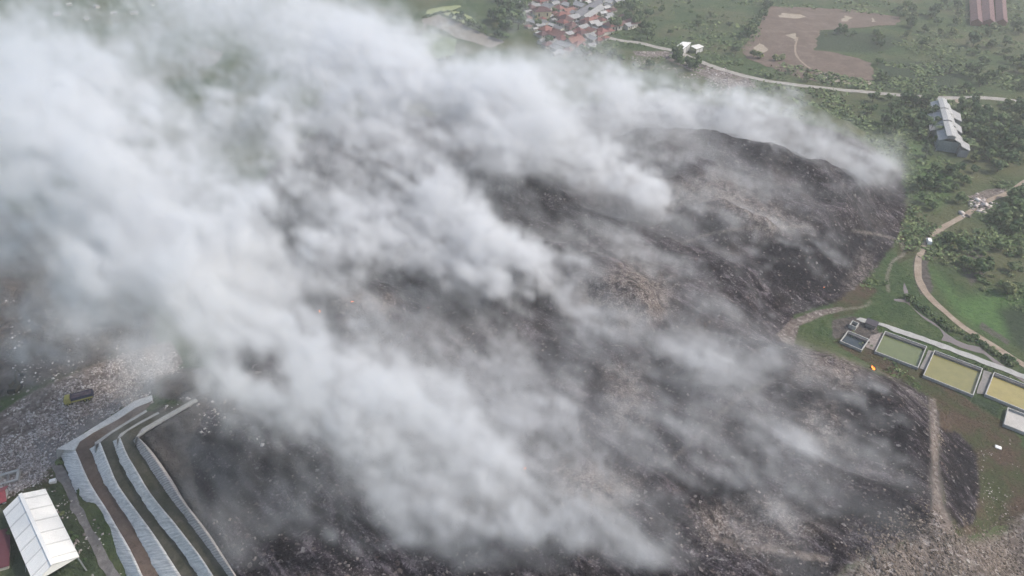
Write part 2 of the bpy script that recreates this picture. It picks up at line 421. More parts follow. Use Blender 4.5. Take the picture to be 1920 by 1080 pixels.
vor = n.n('ShaderNodeTexVoronoi'); vor.inputs['Scale'].default_value = 1.15; n.l(P, vor.inputs['Vector'])
vor2 = n.n('ShaderNodeTexVoronoi'); vor2.inputs['Scale'].default_value = .55; n.l(P, vor2.inputs['Vector'])
sep = n.n('ShaderNodeSeparateColor'); n.l(vor.outputs['Color'], sep.inputs[0])
sep2 = n.n('ShaderNodeSeparateColor'); n.l(vor2.outputs['Color'], sep2.inputs[0])
# grass: deep and light greens, tan straw
g1 = n.ramp(n1, [(.28,(.032,.062,.028)),(.45,(.060,.105,.042)),(.6,(.10,.135,.056)),(.75,(.16,.17,.08))])
g2 = n.ramp(n2, [(.3,(.030,.058,.026)),(.55,(.078,.12,.05)),(.75,(.14,.165,.075))])
grass = n.mix(.5, g1, g2)
grass = n.mix(n.rng(n4, .42, .66, 0, .7), grass, (.15,.145,.08))
lush = n.ramp(n2, [(.3,(.065,.125,.045)),(.6,(.10,.18,.06)),(.8,(.15,.22,.085))])
grass = n.mix(1.0, grass, (.85,.85,.85), 'MULTIPLY')
col = n.mix(A('lush'), grass, lush)
dk = n.ramp(n2, [(.3,(.026,.044,.024)),(.7,(.055,.078,.045))])
col = n.mix(A('dark'), col, dk)
def zmix(col, k, c, w=.5):
    a = n.math('ADD', A(k), n.math('MULTIPLY', n.math('SUBTRACT', n.mix(.5, n1, n2), .5), w*1.6))
    f = n.math('MULTIPLY', n.rng(a, .32, .68), n.rng(A(k), 0, .12))
    return n.mix(f, col, c)
soil = n.ramp(n2, [(.3,(.07,.062,.058)),(.6,(.125,.11,.10)),(.8,(.19,.17,.155))])
col = zmix(col, 'soil', soil)
dry = n.mix(n.rng(n1, .38, .62), n.ramp(n3, [(.3,(.06,.042,.030)),(.7,(.13,.092,.068))]), n.ramp(n3, [(.3,(.045,.055,.026)),(.7,(.085,.095,.045))]))
col = zmix(col, 'dry', dry, .6)
# burnt refuse: soot, ash streaks, half-burnt brown, pale flecks
soot = n.ramp(nst, [(.32,(.009,.007,.010)),(.46,(.020,.016,.021)),(.56,(.058,.049,.056)),(.70,(.24,.215,.222))])
brn = n.ramp(n2, [(.35,(.036,.027,.023)),(.7,(.115,.088,.074))])
bf = n.math('MULTIPLY', n.rng(n1, .48, .72), n.rng(n4, .40, .60, .15, .75))
burnt = n.mix(bf, soot, brn)
ash = n.math('MULTIPLY', n.rng(n3, .52, .70), n.rng(nst, .42, .62, .05, .85))
burnt = n.mix(1.0, burnt, (.66,.63,.68), 'MULTIPLY')
burnt = n.mix(ash, burnt, (.30,.275,.275))
clod = n.noise(P, 1.1, 4, .75); burnt = n.mix(n.rng(clod, .50, .34, 0, .85), burnt, (.010,.010,.012)); burnt = n.mix(n.rng(clod, .56, .74, 0, .6), burnt, (.21,.195,.19))
burnt = n.mix(n.math('MULTIPLY', A('char'), n.rng(n2, .66, .44, .25, .97)), burnt, (.013,.012,.016))
asht = n.ramp(n3, [(.3,(.06,.048,.043)),(.5,(.185,.155,.14)),(.66,(.38,.345,.325))])
burnt = n.mix(n.math('MULTIPLY', A('ashy'), n.rng(n2, .36, .60, .15, .95)), burnt, asht)
fleck = n.math('MULTIPLY', n.rng(sep.outputs[0], .90, .93), n.rng(n2, .42, .62))
burnt = n.mix(n.math('MULTIPLY', fleck, .5), burnt, n.mix(sep.outputs[1], (.42,.40,.39), (.18,.13,.11)))
col = zmix(col, 'burnt', burnt, .9)
# loose rubbish: every scrap its own tone
scrap = n.ramp(sep.outputs[0], [(0,(.075,.062,.056)),(.35,(.165,.138,.125)),(.62,(.28,.238,.22)),(.85,(.44,.395,.37)),(1,(.62,.58,.56))])
tint = n.ramp(sep2.outputs[1], [(0,(.12,.098,.088)),(.5,(.235,.195,.178)),(1,(.38,.33,.31))])
rub = n.mix(.4, scrap, tint)
rub = n.mix(n.rng(n2, .35, .62, .0, .55), rub, (.085,.066,.055))
rub = n.mix(n.rng(n1, .45, .68, 0, .6), rub, n.mix(n3, (.12,.095,.075), (.30,.26,.225)))
col = zmix(col, 'rubbish', rub, .5)
pale = n.ramp(n3, [(.3,(.19,.165,.135)),(.7,(.32,.285,.245))])
col = n.mix(n.math('MULTIPLY', A('pale'), n.rng(n2, .3, .55, .25, 1)), col, pale)
hgt = n.math('ADD', n.math('MULTIPLY', n3, .5), n.math('ADD', n2, n.math('MULTIPLY', sep.outputs[0], .35)))
n.bsdf(out, col, .95, .1, hgt, 1.0, 1.6)
gme = mesh_np('ground', np.stack([gx, gy, gz], 1), gf, gm, True)
for k, a in zone.items():
    at = gme.attributes.new(k, 'FLOAT', 'POINT'); at.data.foreach_set('value', a.astype(np.float32))
obj('ground', gme, kind='structure')
# ------------------------------------------------------------------ draped strips: roads, tracks, stream, fields
def strip(name, L, Rr, m, lift=.10, step=2.0, **kw):
    """two photo-surveyed edges -> a sheet that follows the ground"""
    n_ = 60
    def along(P):
        P = [Vector(p) for p in P]; d = [0]
        for a, b in zip(P, P[1:]): d.append(d[-1]+(b-a).length)
        o = []
        for i in range(n_+1):
            t = d[-1]*i/n_; k = max(0, min(len(P)-2, np.searchsorted(d, t)-1))
            o.append(P[k].lerp(P[k+1], (t-d[k])/max(d[k+1]-d[k], 1e-6)))
        return o
    A_, B_ = along(L), along(Rr); w = 6; vs = []; fs = []
    for i in range(n_+1):
        for j in range(w+1):
            q = A_[i].lerp(B_[i], j/w); jt = (vnoise(np.array([q.x*.35]), np.array([q.y*.35]), 5)[0]-.5)*.8 if j in (0, w) else 0
            vs.append((q.x+jt, q.y+jt, hq(q.x, q.y)+lift))
    for i in range(n_):
        for j in range(w): a = i*(w+1)+j; fs.append((a, a+1, a+w+2, a+w+1))
    mb = MB(); mb.add(vs, fs)
    return mb.build(name, m, smooth=True, **kw)
def track(name, pts, wm, m, lift=.12, **kw):
    P = smoothline(GP(pts), 2); P = resample(P, 2.5); vs = []; fs = []
    for i, p in enumerate(P):
        d = (P[min(i+1, len(P)-1)]-P[max(i-1, 0)]).normalized(); nrm = Vector((-d.y, d.x))
        for j in range(5):
            t = (j-2)/2; ww = wm/2*(1+.35*(vnoise(np.array([i*.4+j*9]), np.array([wm*7.]), 3)[0]-.5))
            q = p+nrm*t*ww; vs.append((q.x, q.y, hq(q.x, q.y)+lift))
    for i in range(len(P)-1):
        for j in range(4): a = i*5+j; fs.append((a, a+1, a+6, a+5))
    mb = MB(); mb.add(vs, fs); return mb.build(name, m, smooth=True, **kw)
def sheet(name, px, m, lift=.10, step=4, z=0, rag=1.2, **kw):
    """a field: polygon with ragged outline, gridded so that it follows the ground"""
    P = GP(px, z); R = resample(P+[P[0]], step)[:-1]; pts = []
    for i, p in enumerate(R):
        a = R[i-1]; d = (R[(i+1) % len(R)]-a).normalized(); nrm = Vector((-d.y, d.x))
        pts.append(p+nrm*rag*(vnoise(np.array([p.x*.21]), np.array([p.y*.21]), 8)[0]-.5)*2)
    import bmesh
    bm = bmesh.new(); vs = [bm.verts.new((p.x, p.y, 0)) for p in pts]; bm.faces.new(vs)
    xs = [p.x for p in pts]; ys = [p.y for p in pts]
    for ax, lo, hi in ((0, min(xs), max(xs)), (1, min(ys), max(ys))):
        q = lo+6
        while q < hi:
            co = [0,0,0]; co[ax] = q; no = [0,0,0]; no[ax] = 1
            bmesh.ops.bisect_plane(bm, geom=bm.verts[:]+bm.edges[:]+bm.faces[:], plane_co=co, plane_no=no); q += 6
    for v in bm.verts: v.co.z = hq(v.co.x, v.co.y)+lift
    bm.normal_update()
    for f in bm.faces:
        if f.normal.z < 0: f.normal_flip()
    me = bpy.data.meshes.new(name); bm.to_mesh(me); bm.free(); me.materials.append(m)
    return obj(name, me, **kw)
def earth(name, stops, sc=.35, bs=.5, fine=1.6):
    m, nt, out = mat(name); n = NT(nt); P = n.pos()
    a = n.noise(P, sc, 5, .65); b = n.noise(P, fine, 4, .7)
    f = n.mix(.4, a, b); col = n.ramp(f, stops); n.bsdf(out, col, .95, .1, b, bs, .3); return m
M_gravel = earth('gravel', [(.3,(.10,.092,.09)),(.5,(.17,.16,.155)),(.7,(.27,.255,.245))], .5, .7, 2.2)
M_dirt = earth('dirt_track', [(.3,(.17,.13,.098)),(.5,(.26,.21,.165)),(.7,(.36,.31,.25))], .3)
M_lane = earth('lane', [(.3,(.20,.185,.165)),(.5,(.29,.27,.245)),(.7,(.38,.36,.33))], .25)
M_berm = earth('berm_soil', [(.3,(.055,.04,.032)),(.5,(.115,.085,.07)),(.72,(.17,.13,.105))], .35, .7)
M_bermg = earth('berm_weeds', [(.3,(.028,.034,.022)),(.52,(.07,.066,.05)),(.72,(.12,.105,.088))], .35, .7)
M_mud = simple('muddy_water', (.15,.125,.115), .25, .1, .2, .4)
M_conc = simple('weathered_concrete', (.33,.325,.31), .9, .3, .5)
M_concl = simple('pale_concrete', (.46,.455,.44), .85, .25, .6)
M_concd = simple('stained_concrete', (.20,.19,.18), .9, .4, .5)
track('village_lane', [(1040,20),(1085,48),(1132,68),(1165,77),(1197,79),(1232,90),(1270,97),(1312,115),(1346,128),(1390,141),(1440,152),(1500,160),(1560,166),(1640,174),(1700,180),(1758,184),(1800,183),(1860,184),(1920,192),(1990,205)], 5.6, M_lane, kind='structure')
track('lane', [(1132,68),(1118,76),(1105,88)], 3.2, M_lane, kind='structure')
track('dirt_track', [(1990,300),(1920,341),(1893,362),(1852,376),(1831,391),(1800,409),(1764,429),(1744,444),(1729,467),(1721,489),(1721,520),(1729,538),(1744,560),(1769,582),(1801,611),(1837,632),(1873,656),(1897,671),(1920,685),(1970,715)], 2.6, M_dirt, kind='structure')
track('footpath', [(1800,183),(1790,190),(1810,196),(1860,200)], 1.8, M_dirt, kind='structure')
ZZ = lambda L: [(1560+a/4.153, 560+b/4.153) for a, b in L]
sheet('stream', [(1694,525),(1702,548)]+ZZ([(600,0),(620,60),(700,130),(800,190),(860,240),(900,280),(960,325),(1060,365),(1150,378),(1230,440),(1340,525),(1440,592),(1560,665),(1560,690),(1400,600),(1330,560),(1260,500),(1180,430),(1100,408),(1000,378),(920,338),(850,325),(872,290),(830,230),(720,160),(640,90),(575,35),(485,18),(480,2),(560,-2)]), M_mud, .06, 2, 0, .5, kind='structure')
# gravel road along the foot of the embankment
ZS = lambda L: [(a/4.908, 860+b/4.908) for a, b in L]
strip('gravel_road', GP(Z3([(175,395),(232,455),(280,560),(340,690),(440,880),(540,1080),(640,1290)])), GP(Z3([(262,370),(290,450),(352,600),(415,730),(500,890),(598,1080),(700,1290)])), M_gravel, .14, kind='structure')
strip('gravel_road', GP(Z3([(205,425),(420,300),(600,190),(760,110)])), GP(Z3([(285,432),(405,368),(575,258),(770,160)])), M_gravel, .10, kind='structure')
fm = earth('ploughed_soil', [(.3,(.085,.062,.050)),(.5,(.125,.094,.076)),(.72,(.20,.16,.13))], .09, .4, .5)
sheet('ploughed_field', [(1445,12),(1520,14),(1600,18),(1690,32),(1680,48),(1640,50),(1560,55),(1535,58),(1528,95),(1560,98),(1600,107),(1635,118),(1641,152),(1600,160),(1540,155),(1480,138),(1400,108),(1390,95),(1410,60),(1430,30)], fm, .12, 4, 0, 2.2, kind='structure')
fl = earth('straw_patch', [(.3,(.22,.185,.14)),(.7,(.36,.31,.25))], .2)
for P_ in ([(1458,30),(1470,25),(1500,28),(1512,33),(1490,36),(1462,34)], [(1415,84),(1425,80),(1438,90),(1432,98),(1414,96)], [(1476,68),(1490,65),(1497,72),(1492,80),(1485,74)], [(1585,30),(1598,34),(1590,40),(1575,41)], [(1636,33),(1642,40),(1650,43),(1632,42)],
           [(1530,130),(1570,138),(1600,150),(1640,152),(1635,158),(1590,158),(1540,148)]): sheet('straw_patch', P_, fl, .2, 3, 0, 2, kind='structure')
track('footpath', [(1495,72),(1490,90),(1492,105),(1505,118),(1520,128)], 1.4, M_dirt, .2, kind='structure')
Z5 = lambda L: [(740+a/8.71, b/8.71) for a, b in L]
ly = earth('young_rice', [(.3,(.17,.20,.09)),(.7,(.27,.29,.15))], .08, .2); lg = earth('green_rice', [(.3,(.10,.145,.07)),(.7,(.17,.205,.11))], .06, .2); gy = earth('fallow_soil', [(.3,(.16,.145,.125)),(.7,(.235,.215,.19))], .06, .2)
sheet('rice_field', Z5([(520,170),(800,110),(1080,88),(1100,112),(860,190),(720,222),(530,245)]), ly, .12, 6, kind='structure')
sheet('rice_field', Z5([(800,225),(950,178),(1080,200),(1290,300),(1195,325),(1195,415),(1000,320)]), ly, .12, 6, kind='structure')
sheet('fallow_field', Z5([(455,310),(720,245),(1000,350),(1250,470),(1800,690),(1560,790),(1300,690),(1020,620),(700,450),(520,400),(470,480)]), gy, .12, 6, kind='structure')
sheet('rice_field', Z5([(310,620),(560,545),(700,560),(1010,650),(960,900),(730,985),(340,840)]), lg, .16, 6, kind='structure')
sheet('fallow_field', [(348,103),(385,88),(421,100),(402,121),(376,125)], gy, .14, 6, kind='structure')
# ------------------------------------------------------------------ embankment: four lined slopes with benches between them
def wallmat(name, c, rib):
    m, nt, out = mat(name); n = NT(nt); uv = n.n('ShaderNodeUVMap').outputs[0]
    mp = n.n('ShaderNodeMapping'); mp.inputs['Scale'].default_value = (1.1, .22, 1); mp.inputs['Rotation'].default_value = (0, 0, .45); n.l(uv, mp.inputs['Vector'])
    a = n.noise(mp.outputs[0], 1.3, 5, .7, .4); b = n.noise(uv, .35, 4, .6); d = n.noise(uv, 2.5, 4, .7)
    col = n.ramp(a, [(.28, tuple(v*.42 for v in c)), (.42, tuple(v*.78 for v in c)), (.58, c), (.75, tuple(min(1, v*1.22) for v in c))])
    col = n.mix(n.rng(b, .50, .72, 0, .55), col, tuple(v*.5 for v in c))
    col = n.mix(n.rng(d, .62, .72, 0, .7), col, tuple(v*.35 for v in c))
    if rib:
        w = n.n('ShaderNodeTexWave'); w.inputs['Scale'].default_value = .38; w.inputs['Distortion'].default_value = 1.2; n.l(uv, w.inputs['Vector'])
        col = n.mix(n.rng(w.outputs['Fac'], .15, .4, .45, 0), col, (.11, .10, .10))
    n.bsdf(out, col, .9, .15, a, .8, .5); return m
WM = [wallmat('slope_lining', (.78,.75,.71), False), wallmat('slope_lining_grey', (.76,.73,.69), False), wallmat('slope_lining_mid', (.72,.69,.655), False), wallmat('slope_lining_brown', (.50,.46,.44), True)]
WL = ['lowest wrinkled pale grey slope lining beside the gravel road', 'second pale grey slope lining, between the red brown bench and the weedy bench', 'third pale grey slope lining, just below the ribbed brownish lining', 'topmost brownish slope lining with vertical ribs at the plateau edge']
def interp(P, k):
    d = [0]
    for a, b in zip(P, P[1:]): d.append(d[-1]+(Vector(b)-Vector(a)).length)
    o = []
    for i in range(k+1):
        t = d[-1]*i/k; j = max(0, min(len(P)-2, int(np.searchsorted(d, t))-1))
        o.append(Vector(P[j]).lerp(Vector(P[j+1]), (t-d[j])/max(1e-6, d[j+1]-d[j])))
    return o
for wi, w in enumerate(WALLS):
    K = 150; z0, z1 = w['z0'], w['z1']
    root_pt = GP(w['B'][:1], z0)[0]
    rt = empty('retaining_slope', (root_pt[0], root_pt[1], z0), label=WL[wi], cat='retaining wall', group='stepped slope linings of the embankment')
    Bp = interp(smoothline(GP(w['B'], z0), 1), K); Tp = interp(smoothline(GP(w['T'], z1), 1), K); vs = []; fs = []; uvs = []
    NR = 9; Ls = 0
    for i in range(K+1):
        if i: Ls += (Bp[i]-Bp[i-1]).length
        out_d = (Bp[i]-Tp[i]).normalized()
        rag = .6*(vnoise(np.array([Ls*.55]), np.array([wi*7.3]), 4)[0]-.5)+.6*(vnoise(np.array([Ls*1.7]), np.array([wi*3.3]), 6)[0]-.5)
        for j in range(NR):
            t = j/(NR-1); p = Bp[i].lerp(Tp[i], t)
            wob = .42*(fbm(np.array([Ls*.8+t*2]), np.array([t*2.2+wi*5]), 3, 7)[0]-.5)*math.sin(math.pi*t)
            p = p+out_d*(wob+rag*(1-t)**2)
            zz = z0-.15+(z1-z0+.25)*(t**.92)
            vs.append((p.x-root_pt[0], p.y-root_pt[1], zz-z0)); uvs.append((Ls, t*5))
        cap = Tp[i]-out_d*.55
        vs.append((cap.x-root_pt[0], cap.y-root_pt[1], z1+.08-z0)); uvs.append((Ls, 5.6))
        cap = Tp[i]-out_d*1.5
        vs.append((cap.x-root_pt[0], cap.y-root_pt[1], z1-.6-z0)); uvs.append((Ls, 6.5))
    W = NR+2
    for i in range(K):
        for j in range(W-1): a = i*W+j; fs.append((a+W, a+W+1, a+1, a))
    me = mesh_np('slope_face', np.array(vs), np.array(fs)[:, ::-1], WM[wi], False)
    uvl = me.uv_layers.new(name='UVMap'); li = np.empty(len(me.loops), np.int32); me.loops.foreach_get('vertex_index', li)
    uvl.data.foreach_set('uv', np.array(uvs)[li].astype(np.float32).ravel())
    obj('lining', me, rt)
    # crest of the side that runs away to the smoke
    Oq = [((w['I'][0][0]*.65+w['O'][0][0]*.35), (w['I'][0][1]*.65+w['O'][0][1]*.35))]+w['O'][1:] if wi else w['O']; O = interp(GP(Oq, z1), 40); I_ = interp(GP(w['I'], z1), 40); mb = MB(); vs = []; fs = []
    for i in range(41):
        o_, i_ = O[i], I_[i]; oo = (o_-i_).normalized()
        q = o_+oo*1.6
        for p, z in ((i_-oo*.4, z1-.5), (i_, z1+.10), (o_, z1+.12), (q, z0-.2 if wi else -.2)):
            vs.append((p.x-root_pt[0], p.y-root_pt[1], z-z0))
    for i in range(40):
        for j in range(3): a = i*4+j; fs.append((a, a+1, a+5, a+4))
    mb.add(vs, fs); mb.build('crest', M_conc if wi else M_concl, rt)
# benches of the embankment, each a strip of earth between two slopes
for wi in range(3):
    z = WALLS[wi]['z1']
    Tp = interp(smoothline(GP(WALLS[wi]['T'], z), 1), 80); Bp = interp(smoothline(GP(WALLS[wi+1]['B'], z), 1), 80); vs = []; fs = []
    for part in (0, 1):
        if part: Tp = interp(GP(WALLS[wi]['I'], z), 80); Bp = interp(GP(WALLS[wi+1]['O'], z), 80)
        b0 = len(vs)
        for i in range(81):
            for j in range(7):
                t = j/6; p = (Tp[i]-(Tp[i]-Bp[i]).normalized()*.3).lerp(Bp[i]+(Bp[i]-Tp[i]).normalized()*.8, t)
                vs.append((p.x, p.y, z+.12+.35*(fbm(np.array([p.x*.5]), np.array([p.y*.5]), 3, 12)[0]-.4)*math.sin(math.pi*t)))
        for i in range(80):
            for j in range(6): a = b0+i*7+j; fs.append((a, a+1, a+8, a+7))
    mb = MB(); mb.add(vs, fs); mb.build('embankment_bench', M_berm if wi == 0 else M_bermg, smooth=True, kind='structure')
# ------------------------------------------------------------------ treatment ponds
M_rim = simple('pond_concrete', (.36,.355,.335), .9, .4, .9)
def pond(name, px, wz, h, wt, wcol, label, cat, group=None, lip=True, floor=None):
    C4 = [Vector(G(*p, h)) for p in px]
    c = (C4[0]+C4[1]+C4[2]+C4[3])/4
    a = ((C4[1]-C4[0])+(C4[2]-C4[3])); L = a.length/2; a.normalize(); b = Vector((-a.y, a.x)); Wd = abs(((C4[0]-C4[3])+(C4[1]-C4[2])).dot(b))/2
    z0 = hq(c.x, c.y)-.3
    rt = empty(name, (c.x, c.y, 0), math.atan2(a.y, a.x), label=label, cat=cat, group=group)
    w = MB(); x, y = L/2, Wd/2
    w.box(-x, x, y-wt, y, -.6, h); w.box(-x, x, -y, -y+wt, -.6, h); w.box(-x, -x+wt, -y+wt, y-wt, -.6, h); w.box(x-wt, x, -y+wt, y-wt, -.6, h)
    w.build('wall', M_rim, rt)
    if lip:
        k = MB(); k.box(-x+wt, x-wt, y-wt-.8, y-wt, -.6, h-.5); k.box(-x+wt, x-wt, y-wt-.95, y-wt-.8, -.6, h-.15); k.build('inner_ledge', M_concd, rt)
        p = MB(); p.tube([(-x+wt+.3, y-wt-.45, h-.4), (x-wt-.3, y-wt-.45, h-.4)], .14, 8); p.build('pipe', M_concd, rt)
    f = MB(); f.box(-x+wt, x-wt, -y+wt, y-wt-(.95 if lip else 0), -.6, wz)
    m, nt, out = mat(name+'_water'); n = NT(nt); ns = n.noise(n.coord('Object'), .35, 4, .6, .5)
    col = n.ramp(ns, [(.3, tuple(v*.88 for v in wcol)), (.7, tuple(v*1.1 for v in wcol))])
    rip = n.noise(n.coord('Object'), 3.0, 3, .6)
    n.bsdf(out, col, .22 if floor is None else .9, .35 if floor is None else .1, rip, .08, .05)
    f.build('water' if floor is None else 'bed', m, rt)
    return rt
pz = lambda a, b: (1560+a/4.153, 560+b/4.153)
pond('settling_pond', [pz(408,247),pz(737,370),pz(678,538),pz(340,412)], .12, 1.0, .28, (.125,.145,.066), 'grey green settling pond, smallest of the water filled three, nearest the dark tank', 'pond', 'settling ponds in a row below the dirt track')
pond('settling_pond', [pz(792,396),pz(1170,540),pz(1110,755),pz(716,598)], .12, 1.0, .28, (.20,.185,.075), 'olive brown settling pond in the middle of the row', 'pond', 'settling ponds in a row below the dirt track')
pond('settling_pond', [pz(1250,570),pz(1660,720),pz(1620,925),pz(1205,742)], .12, 1.0, .28, (.28,.235,.09), 'yellowish settling pond cut by the right edge of the photo', 'pond', 'settling ponds in a row below the dirt track')
pond('concrete_tank', [pz(125,247),pz(294,315),pz(232,402),pz(62,326)], .1, 1.0, .28, (.035,.045,.052), 'open concrete tank with dark grey sludge at the end of the pond row', 'tank')
pond('sump', [pz(160,168),pz(212,190),pz(190,222),pz(136,200)], .4, 1.6, .25, (.04,.04,.045), 'very small square concrete sump beside the dark sludge tank', 'sump', None, False)
pond('drying_bed', [pz(1372,845),pz(1640,950),pz(1600,1080),pz(1335,975)], .35, 1.1, .3, (.40,.385,.36), 'empty pale concrete drying bed below the yellowish pond', 'concrete basin', None, False, True)
# concrete apron and wall tops that tie the ponds together
strip('pond_walkway', GP([pz(180,165),pz(420,232),pz(760,352),pz(1000,440),pz(1200,520),pz(1520,640)]), GP([pz(215,150),pz(440,205),pz(770,325),pz(1010,408),pz(1215,490),pz(1530,605)]), M_conc, .18, kind='structure')
for q in ([(748,402),(790,412),(725,560),(682,545)], [(1180,560),(1245,580),(1195,745),(1125,740)], [(300,290),(395,265),(335,410),(262,380)]): 
    sheet('concrete_apron', [pz(*p) for p in q], M_concd if q[0][0] != 300 else earth('rubble', [(.3,(.12,.10,.09)),(.7,(.33,.29,.27))], .6), .2, 2, 0, .15, kind='structure')
hp = MB(); hp.box(-1.6, 1.6, -1.1, 1.1, 0, 1.5); hp.box(-1.9, 1.9, -1.4, 1.4, 1.5, 1.65); hx_ = G(*pz(300,215), 0)
rt = empty('pump_shed', (hx_[0], hx_[1], hq(*hx_)), math.radians(-38), label='small dark roofed pump shed behind the sludge tank', cat='shed')
a_ = MB(); a_.box(-1.6, 1.6, -1.1, 1.1, -.3, 1.6); a_.build('wall', M_concd, rt); a_ = MB(); a_.quad((-2,-1.5,1.6),(2,-1.5,1.6),(2,1.5,2.0),(-2,1.5,2.0), .12); a_.build('roof', simple('dark_sheet', (.06,.055,.065), .7), rt)
# ------------------------------------------------------------------ steel shed with the white roof (lower left)
M_white = simple('white_roof_sheet', (.74,.73,.70), .5, .06, .3, .3); M_whites = simple('roof_lap_strip', (.55,.54,.52), .6, .1); M_steel = simple('grey_steel', (.30,.31,.32), .5, .2, metal=.3)
e1 = Vector(G(*ZS([(18,468)])[0], 6.2)); r1 = Vector(G(*ZS([(188,325)])[0], 8.6)); f1 = Vector(G(*ZS([(408,262)])[0], 6.2))
r2 = Vector(G(*ZS([(487,968)])[0], 8.6)); f2 = Vector(G(*ZS([(718,888)])[0], 6.2))
ax = ((r2-r1)+(f2-f1)).normalized(); SL = ((r2-r1).length+(f2-f1).length)/2; bx_ = Vector((-ax.y, ax.x))
SW1 = (f1-r1).dot(bx_); SW0 = (e1-r1).dot(bx_); org = r1
shed_half = (abs(SW1)+abs(SW0))/2
rt = empty('steel_shed', (org.x, org.y, 0), math.atan2(ax.y, ax.x), label='large steel shed with a white gable roof beside the gravel road', cat='shed')
for sgn in (1, -1):
    w_ = shed_half*sgn; mb = MB(); nsg = 42
    # ribbed sheeting: a shallow saw of ribs down the slope
    vs = []; fs = []
    for i in range(nsg*3+1):
        x = SL*i/(nsg*3); dz = .09 if i % 3 == 0 else 0
        vs += [(x, 0, 8.6+dz), (x, w_, 6.2+dz), (x, w_, 6.08), (x, 0, 8.5)]
    for i in range(nsg*3):
        b = i*4; q = [(b, b+4, b+5, b+1), (b+1, b+5, b+6, b+2), (b+3, b+2, b+6, b+7)]
        fs += q if sgn < 0 else [t[::-1] for t in q]
    mb.add(vs, fs); rf = mb.build('roof', M_white, rt)
    st_ = MB()
    for k in range(6):
        x = SL*(.075+k*.168)
        st_.quad((x, .05*sgn, 8.715), (x+.42, .05*sgn, 8.715), (x+.42, w_*.99, 6.325), (x, w_*.99, 6.325), .02) if sgn > 0 else st_.quad((x+.42, .05*sgn, 8.715), (x, .05*sgn, 8.715), (x, w_*.99, 6.325), (x+.42, w_*.99, 6.325), .02)
    st_.build('lap_strip', M_whites, rf)
rc = MB(); rc.box(-.1, SL+.1, -.4, .4, 8.66, 8.75); rc.build('ridge_cap', M_white, rt)
for x0 in (.15, SL-.3):
    g = MB()
    g.add([(x0, -shed_half+.1, 6.1), (x0, shed_half-.1, 6.1), (x0, 0, 8.48), (x0+.12, -shed_half+.1, 6.1), (x0+.12, shed_half-.1, 6.1), (x0+.12, 0, 8.48)], [(0,2,1), (3,4,5), (0,1,4,3), (1,2,5,4), (2,0,3,5)])
    g.build('gable', M_white, rt)
for k in range(6):
    for s_ in (-1, 1):
        cmb = MB(); x = .4+(SL-.8)*k/5; y = s_*(shed_half-.35); cmb.box(x-.15, x+.15, y-.15, y+.15, -.3, 6.1); cmb.build('column', M_steel, rt)
fl_ = MB(); fl_.box(-.5, SL+6, -shed_half-.5, shed_half+.5, -.4, .18); fl_.build('floor_slab', M_concd, rt)
# neighbours of the shed, cut by the frame
def gable_house(name, loc, rz, L, Wd, hw, hr, mr, mw, label, cat, group=None, over=.5, hip=False, parts=True):
    rt = empty(name, loc, rz, label=label, cat=cat, group=group)
    house_meshes(rt, L, Wd, hw, hr, mr, mw, over, hip); return rt
def house_meshes(rt, L, Wd, hw, hr, mr, mw, over=.5, hip=False, win=True):
    x, y = L/2, Wd/2
    w = MB(); w.box(-x, x, -y, y, -.5, hw)
    if not hip: w.add([(-x,-y,hw),(-x,y,hw),(-x,0,hw+hr*.96),(x,-y,hw),(x,y,hw),(x,0,hw+hr*.96)], [(0,2,1),(3,4,5),(0,1,4,3),(1,2,5,4),(2,0,3,5)])
    wl = w.build('wall', mw, rt)
    r = MB(); X, Y = x+over, y+over; z0 = hw-over*hr/y*.6; t = .14
    ri = X-min(X*.8, Y) if hip else X
    top = hw+hr+.1
    vs = [(-X,-Y,z0),(X,-Y,z0),(X,Y,z0),(-X,Y,z0),(-ri,0,top),(ri,0,top)]
    vs += [(a,b,c-t) for a,b,c in vs]
    r.add(vs, [(0,1,5,4),(2,3,4,5),(1,2,5),(3,0,4),(6,10,11,7),(8,11,10,9),(7,11,8),(9,10,6),(0,6,7,1),(1,7,8,2),(2,8,9,3),(3,9,6,0)] if hip else
          [(0,1,5,4),(2,3,4,5),(6,10,11,7),(8,11,10,9),(0,6,7,1),(2,8,9,3),(1,7,11,5),(5,11,8,2),(0,4,10,6),(4,3,9,10)])
    rf = r.build('roof', mr, rt)
    c = MB(); c.box(-ri, ri, -.16, .16, top-.04, top+.09); c.build('ridge', mr, rf)
    if win:
        for sx in (-.55, .5):
            for sy in (-1, 1):
                q = MB(); q.box(x*sx-.55, x*sx+.55, sy*y-.04, sy*y+.04, hw*.35, hw*.75); q.build('window', M_dark, rt)
        q = MB(); q.box(-.5, .5, -y-.05, -y+.05, -.1, min(2.1, hw*.75)); q.build('door', M_dark, rt)
M_dark = simple('dark_opening', (.03,.03,.035), .4, .1)
M_maroon = simple('maroon_roof', (.10,.035,.045), .7, .2); M_redr = simple('red_roof', (.25,.06,.07), .6, .2); M_cream = simple('cream_render', (.50,.46,.38), .85, .2); M_tan = simple('tan_slab', (.24,.19,.155), .9, .3)
p_ = G(-28, 1040, 3.2); gable_house('outbuilding', (p_[0], p_[1], 0), math.radians(-60), 11, 9, 3, .9, M_maroon, M_cream, 'maroon roofed outbuilding left of the white shed, mostly outside the frame', 'outbuilding')
p_ = G(-14, 931, 3.2); gable_house('guard_hut', (p_[0], p_[1], 0), math.radians(28), 5.2, 4.6, 2.8, 1.1, M_redr, M_concl, 'small hut with a bright red roof at the left edge above the shed', 'hut')
p_ = G(14, 1076, 0)
yd = MB(); yd.box(-5, 5, -4.5, 4.5, -.3, .75); rt = empty('loading_platform', (p_[0], p_[1], 0), math.radians(-60), label='tan concrete loading platform with a low rail in the lower left corner', cat='platform')
yd.build('deck', M_tan, rt)
